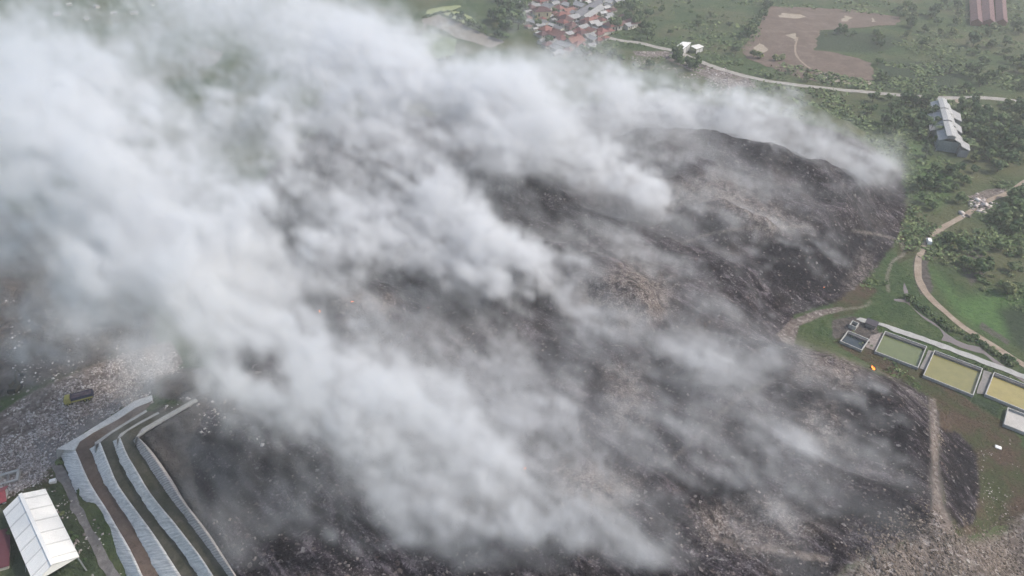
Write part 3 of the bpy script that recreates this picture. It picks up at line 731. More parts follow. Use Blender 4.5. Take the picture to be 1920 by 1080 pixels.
rl = MB()
for k in range(6): rl.box(-4.9+k*1.95, -4.8+k*1.95, 4.35, 4.45, .75, 1.7)
rl.bar((-4.9, 4.4, 1.7), (4.95, 4.4, 1.7), .08, .08); rl.bar((-4.9, 4.4, 1.25), (4.95, 4.4, 1.25), .06, .06); rl.build('rail', M_steel, rt)
# broken concrete frame among the rubbish and a small white box by the road
p_ = G(14, 894, 0); rt = empty('concrete_ruin', (p_[0], p_[1], hq(*p_)), math.radians(25), label='broken square concrete ring lying in the rubbish at the left edge', cat='ruin')
q = MB(); q.box(-2.6, 2.6, 1.3, 2.1, -.4, .8); q.box(-2.6, 2.6, -2.1, -1.4, -.4, .7); q.box(-2.6, -1.8, -1.4, 1.3, -.4, .75); q.box(1.9, 2.6, -1.4, 1.3, -.4, .6); q.build('ring', M_conc, rt); q = MB(); q.box(-.3, .3, -1.4, 1.3, -.4, .55); q.build('crossbeam', M_concd, rt)
p_ = G(100, 904, 0); rt = empty('water_tank', (p_[0], p_[1], hq(*p_)), .4, label='small white box tank beside the gravel road above the shed', cat='tank')
q = MB(); q.box(-.75, .75, -.55, .55, 0, 1.0); q.build('body', M_white, rt); q = MB(); q.tube([(0,0,1.0),(0,0,1.14)], .28, 10); q.build('lid', M_white, rt)
# ------------------------------------------------------------------ dump truck and excavator on the rubbish
M_yel = simple('yellow_paint', (.34,.30,.09), .5, .2); M_navy = simple('dark_blue_paint', (.035,.035,.07), .5, .25); M_rub = simple('black_rubber', (.02,.02,.02), .8); M_glass = simple('dark_glass', (.03,.04,.05), .1, .1, spec=.6); M_load = earth('refuse_load', [(.3,(.05,.035,.045)),(.7,(.16,.12,.13))], .8)
pa, pb = Vector(G(133, 767)), Vector(G(179, 755)); mid = (pa+pb)/2; dr = (pa-pb).normalized()
rt = empty('dump_truck', (mid.x, mid.y, hz(mid.x, mid.y)+.05), math.atan2(dr.y, dr.x), label='dump truck with a yellow cab and dark blue tipping body parked on the rubbish', cat='truck')
q = MB(); q.box(-3.9, 3.6, -.45, .45, .75, 1.0); q.build('chassis', M_rub, rt)
q = MB(); q.prism([(2.05,-1.15),(3.75,-1.15),(3.95,-.9),(3.95,.9),(3.75,1.15),(2.05,1.15)], .8, 1.9); q.add([(2.05,-1.12,1.9),(3.8,-1.12,1.9),(3.8,1.12,1.9),(2.05,1.12,1.9),(2.15,-1.0,2.75),(3.45,-1.0,2.75),(3.45,1.0,2.75),(2.15,1.0,2.75)], [(4,5,6,7),(0,1,5,4),(1,2,6,5),(2,3,7,6),(3,0,4,7)])
cab = q.build('cab', M_yel, rt)
q = MB(); q.quad((3.83,-.95,1.98),(3.83,.95,1.98),(3.52,.88,2.66),(3.52,-.88,2.66), -.03); q.build('windscreen', M_glass, cab)
q = MB(); q.box(3.86, 4.02, -1.1, 1.1, .65, .95); q.build('bumper', M_rub, cab)
q = MB(); L_, R_ = -3.95, 1.85
q.box(L_, R_, -1.22, 1.22, 1.05, 1.2); q.box(L_, R_, -1.22, -1.1, 1.2, 2.5); q.box(L_, R_, 1.1, 1.22, 1.2, 2.5); q.box(R_-.12, R_, -1.1, 1.1, 1.2, 2.85); q.box(L_, L_+.1, -1.1, 1.1, 1.2, 2.4)
for k in range(7): 
    for s_ in (-1, 1): q.box(L_+.2+k*.9, L_+.32+k*.9, min(s_*1.22, s_*1.3), max(s_*1.22, s_*1.3), 1.1, 2.5)
bd = q.build('tipping_body', M_navy, rt)
q = MB()
for s_ in (-1, 1): q.box(L_+.05, R_-.05, min(s_*1.30, s_*1.33), max(s_*1.30, s_*1.33), 1.05, 1.6)
q.build('side_stripe', M_yel, bd)
q = MB(); vs = []; fs = []
for i in range(13):
    for j in range(7): vs.append((L_+.12+(R_-L_-.26)*i/12, -1.08+2.16*j/6, 2.25+.5*math.sin(math.pi*j/6)*(.5+.5*math.sin(math.pi*i/12))+.2*random.random()))
for i in range(12):
    for j in range(6): a = i*7+j; fs.append((a, a+7, a+8, a+1))
q.add(vs, fs); q.build('load', M_load, bd)
for x in (3.05, -1.5, -2.75):
    for s_ in (-1, 1):
        q = MB(); q.tube([(x, s_*.72, .5), (x, s_*1.15, .5)], .5, 14); wh = q.build('wheel', M_rub, rt); q = MB(); q.tube([(x, s_*1.15, .5), (x, s_*1.18, .5)], .24, 10); q.build('hub', M_yel, wh)
p_ = G(35, 738); rt = empty('excavator', (p_[0], p_[1], hz(*p_)+.02), math.radians(100), label='dark tracked excavator with its boom raised on the rubbish tip', cat='excavator')
M_exc = simple('dirty_dark_paint', (.075,.07,.055), .6, .3)
for s_ in (-1, 1):
    q = MB(); prof = [(-1.9,.35),(-1.6,.08),(1.6,.08),(1.9,.35),(1.75,.75),(-1.75,.75)]; n_ = len(prof)
    y0, y1 = s_*1.0-.28, s_*1.0+.28
    q.add([(x, y0, z) for x, z in prof]+[(x, y1, z) for x, z in prof], [tuple(range(n_)), tuple(range(n_, 2*n_))[::-1]]+[(i, i+n_, (i+1) % n_+n_, (i+1) % n_) for i in range(n_)]); q.build('track', M_rub, rt)
q = MB(); q.prism([(-2.2,-1.2),(.9,-1.25),(1.3,-.6),(1.3,1.25),(-2.2,1.25),(-2.5,.8),(-2.5,-.8)], .9, 1.9); up_ = q.build('house', M_exc, rt)
q = MB(); q.prism([(-.2,.3),(1.35,.3),(1.35,1.25),(-.2,1.25)], 1.9, 2.9); cb_ = q.build('cab', M_exc, up_)
q = MB(); q.box(1.34, 1.38, .4, 1.15, 1.9, 2.75); q.box(.0, 1.2, 1.24, 1.27, 2.05, 2.75); q.build('window', M_glass, cb_)
q = MB(); q.box(-2.5, -1.7, -1.1, 1.1, 1.0, 2.0); q.build('counterweight', M_rub, up_)
q = MB(); q.bar((.9,-.2,1.6), (2.9,-.2,4.4), .42, .55); q.bar((2.9,-.2,4.4), (4.6,-.2,4.6), .38, .5); q.build('boom', M_exc, rt)
q = MB(); q.bar((4.5,-.2,4.75), (5.4,-.2,2.2), .3, .42); q.build('stick', M_exc, rt); q = MB(); q.bar((2.0,-.2,2.9), (4.0,-.2,5.0), .14, .14); q.build('hydraulic_ram', M_steel, rt)
q = MB(); q.add([(5.2,-.75,2.3),(5.2,.35,2.3),(5.9,.35,1.5),(5.9,-.75,1.5),(5.0,-.75,1.2),(5.0,.35,1.2)], [(0,1,2,3),(3,2,5,4),(0,3,4),(1,5,2),(0,4,5,1)]); q.build('bucket', M_rub, rt)
# ------------------------------------------------------------------ long grey building among the trees
M_zinc = simple('zinc_sheet', (.29,.287,.283), .55, .2, .4); M_zincl = simple('pale_zinc_sheet', (.35,.345,.335), .5, .15, .4); M_teal = simple('teal_wall', (.20,.23,.225), .8, .3)
ZB = lambda a, b: (1640+a/6.75, 160+b/6.75)
A1 = Vector(G(*ZB(850,170), 9)); A2 = Vector(G(*ZB(985,640), 9)); ax = (A2-A1).normalized(); BL = (A2-A1).length; ang = math.atan2(ax.y, ax.x)
rt = empty('processing_hall', (A1.x, A1.y, 0), ang, label='long grey sheet roofed hall with stepped lean-tos among the trees at right', cat='hall')
bxp = Vector((-ax.y, ax.x))
def loc_(px, py, z):
    v = Vector(G(*ZB(px, py), z))-A1; return v.dot(ax), v.dot(bxp)
w1 = 5.2
q = MB(); q.box(.5, BL-.5, -w1+.4, w1-.4, -.4, 5.6); q.build('wall', M_teal, rt)
secs = [(0, BL*.30, .35, 'pale'), (BL*.30, BL*.62, .05, 'zinc'), (BL*.62, BL, -.35, 'zinc')]
for a_, b_, dz, mm in secs:
    q = MB(); zt = 8.4+dz; ze = 5.9+dz
    q.quad((a_, 0, zt), (b_-.15, 0, zt), (b_-.15, w1, ze), (a_, w1, ze), .15); q.quad((b_-.15, 0, zt), (a_, 0, zt), (a_, -w1, ze), (b_-.15, -w1, ze), .15)
    rf = q.build('roof', M_zincl if mm == 'pale' else M_zinc, rt)
    q = MB(); q.box(a_+.2, b_-.6, -1.9, 1.9, zt-.9, zt+.35); q.quad((a_, -2.3, zt+.5), (b_-.3, -2.3, zt+.5), (b_-.3, 0, zt+1.1), (a_, 0, zt+1.1), .1); q.quad((a_, 0, zt+1.1), (b_-.3, 0, zt+1.1), (b_-.3, 2.3, zt+.5), (a_, 2.3, zt+.5), .1)
    q.build('monitor_roof', M_zincl, rf)
for a_, b_, wd in ((BL*.08, BL*.34, 5.6), (BL*.45, BL*.66, 3.8), (BL*.74, BL*.86, 2.6), (BL*.88, BL*1.07, 5.0)):
    for sgn in ((1,) if bxp.x > 0 else (-1,)):
        q = MB(); y0, y1 = sgn*(w1-.2), sgn*(w1+wd)
        P_ = [(a_, y0, 5.6), (b_, y0, 5.6), (b_, y1*.94, 3.9), (a_+2, y1, 3.9)]
        q.quad(*(P_ if sgn > 0 else P_[::-1]), .12); q.box(a_+1.2, b_-.6, min(y0, y1-.8*sgn), max(y0, y1-.8*sgn), -.4, 3.6); q.build('lean_to', M_zinc, rt)
sgn = -1 if bxp.x > 0 else 1
q = MB(); P_ = [(BL*.25, sgn*(w1-.2), 5.4), (BL*.72, sgn*(w1-.2), 5.4), (BL*.72, sgn*(w1+2.6), 4.2), (BL*.25, sgn*(w1+2.6), 4.2)]; q.quad(*(P_ if sgn > 0 else P_[::-1]), .12)
for k in range(7): q.box(BL*(.26+k*.075), BL*(.26+k*.075)+.2, min(sgn*(w1+2.2), sgn*(w1+2.4)), max(sgn*(w1+2.2), sgn*(w1+2.4)), -.4, 4.2)
q.build('side_canopy', M_zinc, rt)
# ------------------------------------------------------------------ two open white sheds at the lane
def open_shed(px, zs, label):
    C4 = [Vector((*G(*p, z), z)) for p, z in zip(px, zs)]; c_ = sum(C4, Vector())/4
    rt = empty('sorting_shed', (c_.x, c_.y, 0), 0, label=label, cat='shed', group='white roofed sorting sheds beside the lane')
    L4 = [v-Vector((c_.x, c_.y, 0)) for v in C4]; q = MB(); q.quad(*L4, .2)
    rf = q.build('roof', M_white, rt)
    q = MB()
    for k in range(1, 6): q.bar(L4[0].lerp(L4[1], k/6)+Vector((0,0,.05)), L4[3].lerp(L4[2], k/6)+Vector((0,0,.05)), .12, .1)
    q.build('sheet_seams', M_whites, rf)
    for v in L4+[L4[0].lerp(L4[3], .5), L4[1].lerp(L4[2], .5)]:
        w_ = v*.94; q = MB(); q.box(w_.x-.13, w_.x+.13, w_.y-.13, w_.y+.13, -.4, v.z-.25); q.build('post', M_steel, rt)
    a_, b_ = L4[1]*.9, L4[2]*.9; q = MB(); q.quad((a_.x,a_.y,0),(b_.x,b_.y,0),(b_.x,b_.y,b_.z-.6),(a_.x,a_.y,a_.z-.6), .2); q.build('back_wall', M_concl, rt)
open_shed([(1268,87),(1282,91.5),(1296,79.5),(1280,78)], (5.2,4.4,6.2,6.2), 'taller white shed with a slanted roof, left of the pair beside the village lane')
open_shed([(1295,86),(1306,92),(1320,87),(1310,82.5)], (4.2,3.6,3.8,4.6), 'lower white lean-to shed, right of the pair beside the village lane')
# ------------------------------------------------------------------ three long red barns at the top right
M_rust = simple('faded_red_sheet', (.135,.078,.078), .8, .3, .25); M_brick = simple('brick_wall', (.22,.12,.09), .9, .3)
for (xa, xb, lb) in ((1822, 1841, 'leftmost of the three long faded red barns at the top right corner'), (1844, 1865, 'middle one of the three long faded red barns at the top right corner'), (1870, 1888, 'rightmost of the three long faded red barns at the top right corner')):
    a = Vector(G(xa, 41, 3)); b = Vector(G(xb, 41, 3)); wd = (b-a).length; c_ = (a+b)/2; dirv = Vector(G(xa-2, -8, 3))-a; Lh = dirv.length; dirv.normalize()
    cc = c_+dirv*Lh/2
    gable_house('long_barn', (cc.x, cc.y, 0), math.atan2(dirv.y, dirv.x), Lh, wd*.9, 3, 2.4, M_rust, M_brick, lb, 'barn', 'long faded red barns in the top right corner', .6)
# ------------------------------------------------------------------ the village
tile = [simple('red_tiles', (.175,.080,.072), .8, .3, .6, rnd=.22), simple('old_tiles', (.115,.068,.066), .85, .35, .5, rnd=.22), simple('orange_tiles', (.20,.105,.088), .8, .3, .5, rnd=.15)]
gre = simple('grey_sheets', (.23,.23,.23), .7, .35, .4, rnd=.25); whr = simple('pale_sheets', (.36,.355,.345), .6, .2, .4, rnd=.12)
walm = simple('house_render', (.42,.40,.36), .85, .3, .4, rnd=.2)
VIL = [(-1)]
protos = {}
def proto(kind):
    return protos.get(kind)
KIND = {'red': (tile[0], 'red tiled village house packed among its like', True, 9, 7.5, 3.1, 2.3), 'old': (tile[1], 'dark maroon tiled village house packed among its like', True, 10, 8, 3.2, 2.4), 'orange': (tile[2], 'orange red tiled village house packed among its like', False, 10, 7, 3.0, 2.1),
        'grey': (gre, 'grey sheet roofed village house packed among red roofs', False, 9.5, 6.5, 3.0, 1.5), 'white': (whr, 'pale white roofed village house packed among red roofs', False, 7, 5, 2.8, 1.1)}
placed = []
def put_house(kind, px, py, sc=1.0, rz=None, label=None, group=None):
    p = G(px, py, 3)
    mr, lb, hip, L, Wd, hw, hr = KIND[kind]
    if kind not in protos:
        rt = empty('village_house', (0,0,0), cat='house'); house_meshes(rt, L, Wd, hw, hr, mr, walm, .6, hip); protos[kind] = rt; first = True; o = rt
    else: o = copy_tree(protos[kind])
    o.location = (p[0], p[1], 0); o.rotation_euler = (0, 0, rz if rz is not None else math.radians(random.choice((38, -52))+random.uniform(-8, 8)))
    o.scale = (sc*random.uniform(.9, 1.12), sc*random.uniform(.9, 1.12), sc)
    o['label'] = label or lb; o['group'] = group or {'red':'red tiled village houses','old':'dark tiled village houses','orange':'orange tiled village houses','grey':'grey roofed village houses','white':'white roofed village houses'}[kind]
    placed.append(p); return o
for a in [('red',1015,1,1.1),('red',1048,14,.9),('orange',1066,20,1.0),('red',1053,28,1.1),('old',1060,36,1.2),('red',1055,40,.9),('grey',1072,33,1.2),('red',1103,39,1.1),('old',1096,42,.9),('white',1113,42,1.15),('white',1123,45,1.0),
          ('grey',1092,50,1.0),('red',1086,56,.9),('old',1091,60,.8),('orange',1110,56,.9),('red',1128,57,.95),('red',1122,62,.8),('red',1024,55,1.1),('red',1032,60,.9),('old',1018,62,.8),('orange',1048,66,1.2),('red',1054,72,1.0),('orange',1078,77,1.2),('red',1084,83,1.0),
          ('grey',1062,84,1.1),('grey',1044,88,1.0),('white',1055,96,1.0),('white',1042,96,.7),('red',1122,72,.7),('grey',1104,66,1.0),('grey',1112,70,.9),('white',1098,57,.6),('white',1101,3,1.0),('white',1144,3,1.1),('grey',1030,12,1.2),('grey',1000,10,1.0),
          ('white',977,2,.8),('grey',1040,5,.9),('grey',1088,10,1.2),('old',995,14,1.0),('grey',1020,40,.9),('white',1034,27,.7),('white',1035,44,.8),('grey',1012,45,.8),('white',1003,50,.6),('grey',1158,2,1.2),('white',1136,13,1.0),('white',1130,22,.9),('grey',1120,18,1.0),
          ('grey',1080,24,1.0),('old',1070,46,.8),('red',1142,55,.8),('grey',1064,62,.9),('grey',1048,50,.8),('old',1040,56,.8),('white',1031,68,.6),('old',1070,70,.8),('grey',1052,80,.9),('old',1005,22,.9),('white',1084,4,.7),('grey',1064,8,1.0),('old',1075,58,.7),('grey',1036,76,.8),('red',1066,92,.8),
          ('old',1170,34,1.1),('old',1186,42,1.2),('old',1162,44,1.1),('grey',1178,46,1.0)]: put_house(*a)
vr = random.Random(5); nadd = 0
while nadd < 64:
    x_, y_ = vr.uniform(985, 1150), vr.uniform(-4, 96)
    if not (x_ > 985 and y_ < 100-(max(0, 1040-x_))*1.1 and y_ < 100-max(0, x_-1100)*.9): continue
    q_ = G(x_, y_, 3)
    if any(math.hypot(q_[0]-a[0], q_[1]-a[1]) < 7.5 for a in placed): continue
    put_house(vr.choice(['grey','grey','grey','old','old','red','red']), x_, y_, vr.uniform(.5, .8)); nadd += 1
put_house('red', 1149, 48, 1.35, math.radians(30), 'largest bright red roofed house at the right end of the village', 'red roofed house at the village edge')
# long warehouse rows, cream house
def longrow(pa, pb, Wd, mr, label):
    a = Vector(G(*pa, 4)); b = Vector(G(*pb, 4)); d = b-a; c_ = (a+b)/2
    gable_house('warehouse', (c_.x, c_.y, 0), math.atan2(d.y, d.x), d.length, Wd, 3.8, 2.0, mr, walm, label, 'warehouse', None, .6)
longrow((1078, 28), (1122, 3), 9, simple('dark_grey_sheets', (.13,.13,.14), .7, .3), 'long dark grey warehouse running diagonally through the village')
longrow((1094, 33), (1126, 12), 7, gre, 'shorter pale grey warehouse row beside the long dark one')
p_ = G(1016, 26, 3); gable_house('villa', (p_[0], p_[1], 0), math.radians(12), 14, 11, 6.4, 2.6, tile[1], simple('cream_wall', (.56,.49,.33), .85, .2), 'two storey cream villa with a dark hipped roof left in the village', 'villa', None, .7, True)
# scattered roofs seen through the smoke, far upper left
for px, py, k in [(105,22,'grey'),(128,4,'white'),(160,30,'white'),(212,20,'white'),(285,4,'white'),(290,42,'white'),(600,8,'white'),(180,8,'grey'),(250,20,'grey')]:
    put_house(k, px, py, .6, None, 'lone '+('pale' if k == 'white' else 'grey')+' roof glimpsed through thin smoke at the upper left', 'roofs glimpsed through the smoke')
# small white van and a white panel
p_ = G(1741.5, 453, .8); rt = empty('parked_van', (p_[0], p_[1], hq(*p_)+.14), math.radians(70), label='small white van on the bend of the dirt track', cat='van')
q = MB(); q.prism([(-2.1,-.8),(1.9,-.8),(2.15,-.6),(2.15,.6),(1.9,.8),(-2.1,.8)], .4, 1.1); q.add([(-2.1,-.8,1.1),(1.6,-.8,1.1),(1.6,.8,1.1),(-2.1,.8,1.1),(-2.0,-.7,1.9),(.9,-.7,1.9),(.9,.7,1.9),(-2.0,.7,1.9)], [(4,5,6,7),(0,1,5,4),(1,2,6,5),(2,3,7,6),(3,0,4,7)]); q.build('body', M_white, rt)
q = MB(); q.quad((1.56,-.68,1.18),(1.56,.68,1.18),(.98,.62,1.84),(.98,-.62,1.84), -.03); q.build('windscreen', M_glass, rt)
for x in (-1.3, 1.3):
    for s_ in (-1, 1): q = MB(); q.tube([(x, s_*.62, .34), (x, s_*.84, .34)], .34, 12); q.build('wheel', M_rub, rt)
p_ = G(1872, 838, .3); q = MB(); q.box(-.8, .8, -.6, .6, 0, .16); q.box(-.7, .7, -.5, .5, .16, .24)
o = q.build('discarded_panel', M_white, None, label='white rectangular panel lying on the green slope below the ponds', cat='panel'); o.location = (p_[0], p_[1], hz(*p_)+.1); o.rotation_euler = (0.05, .06, -.5)
# ------------------------------------------------------------------ flames
fmat, nt, out = mat('flame'); n = NT(nt); em = n.n('ShaderNodeEmission')
n.l(n.ramp(n.noise(n.coord('Object'), 1.2, 3), [(.3,(1,.12,.015)),(.6,(1,.30,.05)),(.8,(1,.55,.16))]), em.inputs['Color']); em.inputs['Strength'].default_value = 2.6; n.l(em.outputs[0], out.inputs['Surface'])
emb = simple('embers_bed', (.03,.022,.02), .9)
def flame(px, py, sz, label):
    p = G(px, py, 8); h = hq(*p)
    for _ in range(4): p = G(px, py, h); h = hq(*p)
    rt = empty('open_fire', (p[0], p[1], h), 0, label=label, cat='fire', group='open fires on the dump')
    for k in range(6):
        q = MB(); a = random.uniform(0, 6.28); d = sz*random.uniform(0, .75); hh_ = sz*random.uniform(.6, 1.3); cx_, cy_ = d*math.cos(a), d*math.sin(a); r = sz*.28*random.uniform(.7, 1.2); lean = (-.35*hh_, .2*hh_)
        q.tube([(cx_, cy_, -.1), (cx_+.1*lean[0], cy_, hh_*.25), (cx_+.45*lean[0]+random.uniform(-.1,.1)*sz, cy_+.4*lean[1], hh_*.6), (cx_+lean[0], cy_+lean[1], hh_)], [r*.8, r, r*.6, .02], 7); q.build('flame', fmat, rt, True)
    q = MB(); q.tube([(0,0,-.4),(0,0,.12),(0,0,.3)], [sz*1.3, sz*1.1, sz*.3], 11); q.build('ember_bed', emb, rt)
for px, py, sz, lb in [(1637, 690, .95, 'orange fire burning on the bank in front of the first pond'), (985, 881, .55, 'small orange fire at the lower centre under drifting smoke'), (1152, 505, .6, 'reddish fire on the pale rubbish of the central hill'), (1143, 492, .35, 'smaller reddish fire just above the one on the central hill'),
                       (600, 585, .5, 'small red fire at the left end of the dark slope beside the smoke'), (661, 567, .55, 'thin red fire near the top of the dark slope left of centre'), (803, 579, .4, 'tiny red fire on the dark ground between the two smoking slopes'), (1545, 540, .35, 'tiny fire glowing low on the burnt right flank')]: flame(px, py, sz, lb)
# ------------------------------------------------------------------ vegetation
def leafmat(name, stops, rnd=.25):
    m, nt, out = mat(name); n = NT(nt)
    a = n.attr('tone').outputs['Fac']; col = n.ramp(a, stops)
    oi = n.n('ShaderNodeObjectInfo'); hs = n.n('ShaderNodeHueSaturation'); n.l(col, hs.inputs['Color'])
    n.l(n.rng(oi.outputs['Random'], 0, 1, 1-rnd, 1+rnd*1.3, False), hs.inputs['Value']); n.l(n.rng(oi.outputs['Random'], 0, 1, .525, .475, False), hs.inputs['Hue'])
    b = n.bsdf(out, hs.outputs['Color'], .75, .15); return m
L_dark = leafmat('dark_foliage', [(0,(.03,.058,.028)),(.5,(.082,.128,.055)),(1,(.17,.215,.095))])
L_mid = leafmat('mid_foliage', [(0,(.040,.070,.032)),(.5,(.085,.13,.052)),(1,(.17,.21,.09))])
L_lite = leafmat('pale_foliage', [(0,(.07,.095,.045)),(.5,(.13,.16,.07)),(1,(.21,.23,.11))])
M_bark = simple('bark', (.11,.088,.068), .95, .3, 2)
def leaves(cent, rad, nleaf, size, r, flat=1.0):
    """leaf clumps scattered through several lumps: (vertices, quads, tone)"""
    vs, tone = [], []
    per = max(1, nleaf//len(cent))
    for (c, rr) in zip(cent, rad):
        u = r.normal(size=(per, 3)); u /= np.linalg.norm(u, axis=1)[:,None]
        d = rr*(.55+.5*r.random(per)**.6); p = np.array(c)+u*d[:,None]*np.array([1,1,.75*flat])
        nrm = u+r.normal(0, .55, (per, 3)); nrm[:, 2] += .5; nrm /= np.linalg.norm(nrm, axis=1)[:,None]
        t = np.cross(nrm, r.normal(size=(per, 3))); t /= np.linalg.norm(t, axis=1)[:,None]; b = np.cross(nrm, t)
        s = size*(.55+.9*r.random(per))[:,None]
        q = np.stack([p-t*s-b*s*.6, p+t*s*.8-b*s*.7, p+t*s+b*s*.65, p-t*s*.7+b*s*.8], 1)
        vs.append(q); lt = r.random(); tone.append(np.clip(.25*lt+.5*r.random(per)+.3*(u[:,2]*.5+.5)*r.random(per), 0, 1))  # tone rises toward lump tops: light from above put into the leaf colour
    v = np.concatenate(vs).reshape(-1, 3); t = np.concatenate(tone); f = np.arange(len(v)).reshape(-1, 4); return v, f, t
def leafmesh(name, v, f, t, m):
    me = mesh_np(name, v, f, m); at = me.attributes.new('tone', 'FLOAT', 'FACE'); at.data.foreach_set('value', t[:len(me.polygons)].astype(np.float32)); return me
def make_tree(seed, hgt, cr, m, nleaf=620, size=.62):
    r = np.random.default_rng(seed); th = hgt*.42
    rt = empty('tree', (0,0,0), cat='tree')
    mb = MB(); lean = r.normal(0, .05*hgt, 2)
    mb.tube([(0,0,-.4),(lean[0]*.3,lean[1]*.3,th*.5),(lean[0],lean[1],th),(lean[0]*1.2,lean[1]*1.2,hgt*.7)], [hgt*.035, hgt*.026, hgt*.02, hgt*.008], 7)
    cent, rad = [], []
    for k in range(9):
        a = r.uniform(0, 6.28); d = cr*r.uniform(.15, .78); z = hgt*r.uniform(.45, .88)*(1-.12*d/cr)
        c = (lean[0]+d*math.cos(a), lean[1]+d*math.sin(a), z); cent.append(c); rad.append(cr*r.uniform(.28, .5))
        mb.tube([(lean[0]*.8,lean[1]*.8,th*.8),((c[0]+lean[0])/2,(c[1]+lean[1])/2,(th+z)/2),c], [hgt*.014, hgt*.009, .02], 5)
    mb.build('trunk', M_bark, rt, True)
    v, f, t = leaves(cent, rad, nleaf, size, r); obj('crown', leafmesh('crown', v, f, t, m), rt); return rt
def make_shrub(seed, w, h, m, nleaf=220, size=.36):
    r = np.random.default_rng(seed); cent, rad = [], []
    for k in range(6):
        a = r.uniform(0, 6.28); d = w*r.uniform(0, .7); cent.append((d*math.cos(a), d*math.sin(a), h*r.uniform(.3, .65))); rad.append(w*r.uniform(.3, .5))
    v, f, t = leaves(cent, rad, nleaf, size, r, h/w*.8); return obj('shrub', leafmesh('shrub', v, f, t, m), cat='shrub')
def make_palm(seed, hgt, m):
    r = np.random.default_rng(seed); rt = empty('palm_tree', (0,0,0), cat='palm tree'); mb = MB()
    lx, ly = r.normal(0, .6, 2)
    mb.tube([(0,0,-.4),(lx*.2,ly*.2,hgt*.35),(lx*.6,ly*.6,hgt*.7),(lx,ly,hgt)], [.28,.2,.17,.15], 8); mb.build('trunk', M_bark, rt, True)
    V, Fc, T = [], [], []
    for k in range(20):
        a = k*2.4+r.uniform(-.2,.2); L = hgt*.34*r.uniform(.85, 1.15); up = r.uniform(-.2, .9)
        for i in range(11):
            s = i/10; p = np.array([lx+math.cos(a)*L*s*(1-.15*s), ly+math.sin(a)*L*s*(1-.15*s), hgt+L*(up*s-.85*s*s)])
            for sd in (-1, 1):
                sidev = np.array([-math.sin(a)*sd, math.cos(a)*sd, -.45]); ll = L*.24*math.sin(math.pi*min(1, .12+s*.86)); e = np.array([math.cos(a), math.sin(a), 0])*L*.06
                b = len(V); V += [p-e*.5, p+e*.5, p+e*.8+sidev*ll, p+e*.1+sidev*ll]; Fc.append((b, b+1, b+2, b+3)); T.append(r.uniform(.2, .9))
    obj('crown', leafmesh('crown', np.array(V), np.array(Fc), np.array(T), m), rt); return rt
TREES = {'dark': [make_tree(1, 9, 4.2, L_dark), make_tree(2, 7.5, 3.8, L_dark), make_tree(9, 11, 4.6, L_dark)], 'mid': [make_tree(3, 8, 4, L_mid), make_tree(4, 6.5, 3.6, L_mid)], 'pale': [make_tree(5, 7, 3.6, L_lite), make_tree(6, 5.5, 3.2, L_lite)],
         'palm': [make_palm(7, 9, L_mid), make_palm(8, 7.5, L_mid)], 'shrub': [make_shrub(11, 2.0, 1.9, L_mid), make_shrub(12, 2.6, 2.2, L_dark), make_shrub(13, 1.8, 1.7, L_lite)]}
used = set()
def plant(kind, px, py, sc, label, group, base=True):
    """px, py: where its foot stands"""
    p = G(px, py, 0)
    for _ in range(2): p = G(px, py, hq(*p))
    src = random.choice(TREES[kind])
    if src.name in used: o = copy_tree(src)
    else: o = src; used.add(src.name)
    o.location = (p[0], p[1], hq(*p)-.05); o.rotation_euler = (0, 0, random.uniform(0, 6.28)); s = sc*random.uniform(.8, 1.25); o.scale = (s, s, s*random.uniform(.85, 1.15))
    o['label'] = label; o['group'] = group; return o
LANES = [[(1132,68),(1197,79),(1270,97),(1346,128),(1440,152),(1500,160),(1640,174),(1758,184),(1860,184),(1960,198)], [(1920,341),(1852,376),(1800,409),(1744,444),(1721,489),(1721,520),(1744,560),(1801,611),(1873,656),(1970,715)]]
def lane_dist(x, y):
    x = np.asarray(x, float); y = np.asarray(y, float); d = np.full(x.shape, 1e9)
    for L in LANES:
        for a, b in zip(L, L[1:]):
            ex, ey = b[0]-a[0], b[1]-a[1]; t = np.clip(((x-a[0])*ex+(y-a[1])*ey)/(ex*ex+ey*ey), 0, 1); d = np.minimum(d, np.hypot(x-a[0]-ex*t, (y-a[1]-ey*t)*1.6))
    return d
def inpoly(poly, x, y): return float(sdpoly(poly, np.array([float(x)]), np.array([float(y)]))[0]) > 0
def grove(poly, cnt, kinds, sc, label, group, gap=7):
    xs = [p[0] for p in poly]; ys = [p[1] for p in poly]; got = []; tries = 0
    while len(got) < cnt and tries < cnt*60:
        tries += 1
        x, y = random.uniform(min(xs), max(xs)), random.uniform(min(ys), max(ys))
        if not inpoly(poly, x, y) or float(lane_dist([x], [y])[0]) < 8 or any(math.hypot(x-a, (y-b)*1.8) < gap for a, b in got): continue
        got.append((x, y)); kd = random.choice(kinds); lb, gr = label, group
        if isinstance(label, dict): lb, gr = label[kd], group+' ('+kd+')'
        plant(kd, x, y, sc, lb, gr)
def hedge(pts, kinds, sc, step, label, group, jit=2):
    P = resample(pts, step)
    for p in P:
        if random.random() < .85: plant(random.choice(kinds), p.x+random.uniform(-jit, jit), p.y+random.uniform(-jit, jit)*.6, sc, label, group)
def three(where): return {'dark': 'dark green leafy tree '+where, 'mid': 'mid green leafy tree '+where, 'pale': 'pale yellow green tree '+where, 'shrub': 'low bush '+where, 'palm': 'palm '+where}
grove([(1715,190),(1745,185),(1752,262),(1770,275),(1790,285),(1720,260),(1690,215)], 14, ['dark','dark','mid'], .85, three('left of the long grey hall'), 'trees left of the long grey hall', 9)
grove([(1800,200),(1925,200),(1925,330),(1850,320),(1805,300),(1808,262)], 42, ['dark','dark','mid','pale'], .9, three('in the wood right of the long grey hall'), 'trees right of the long grey hall', 11)
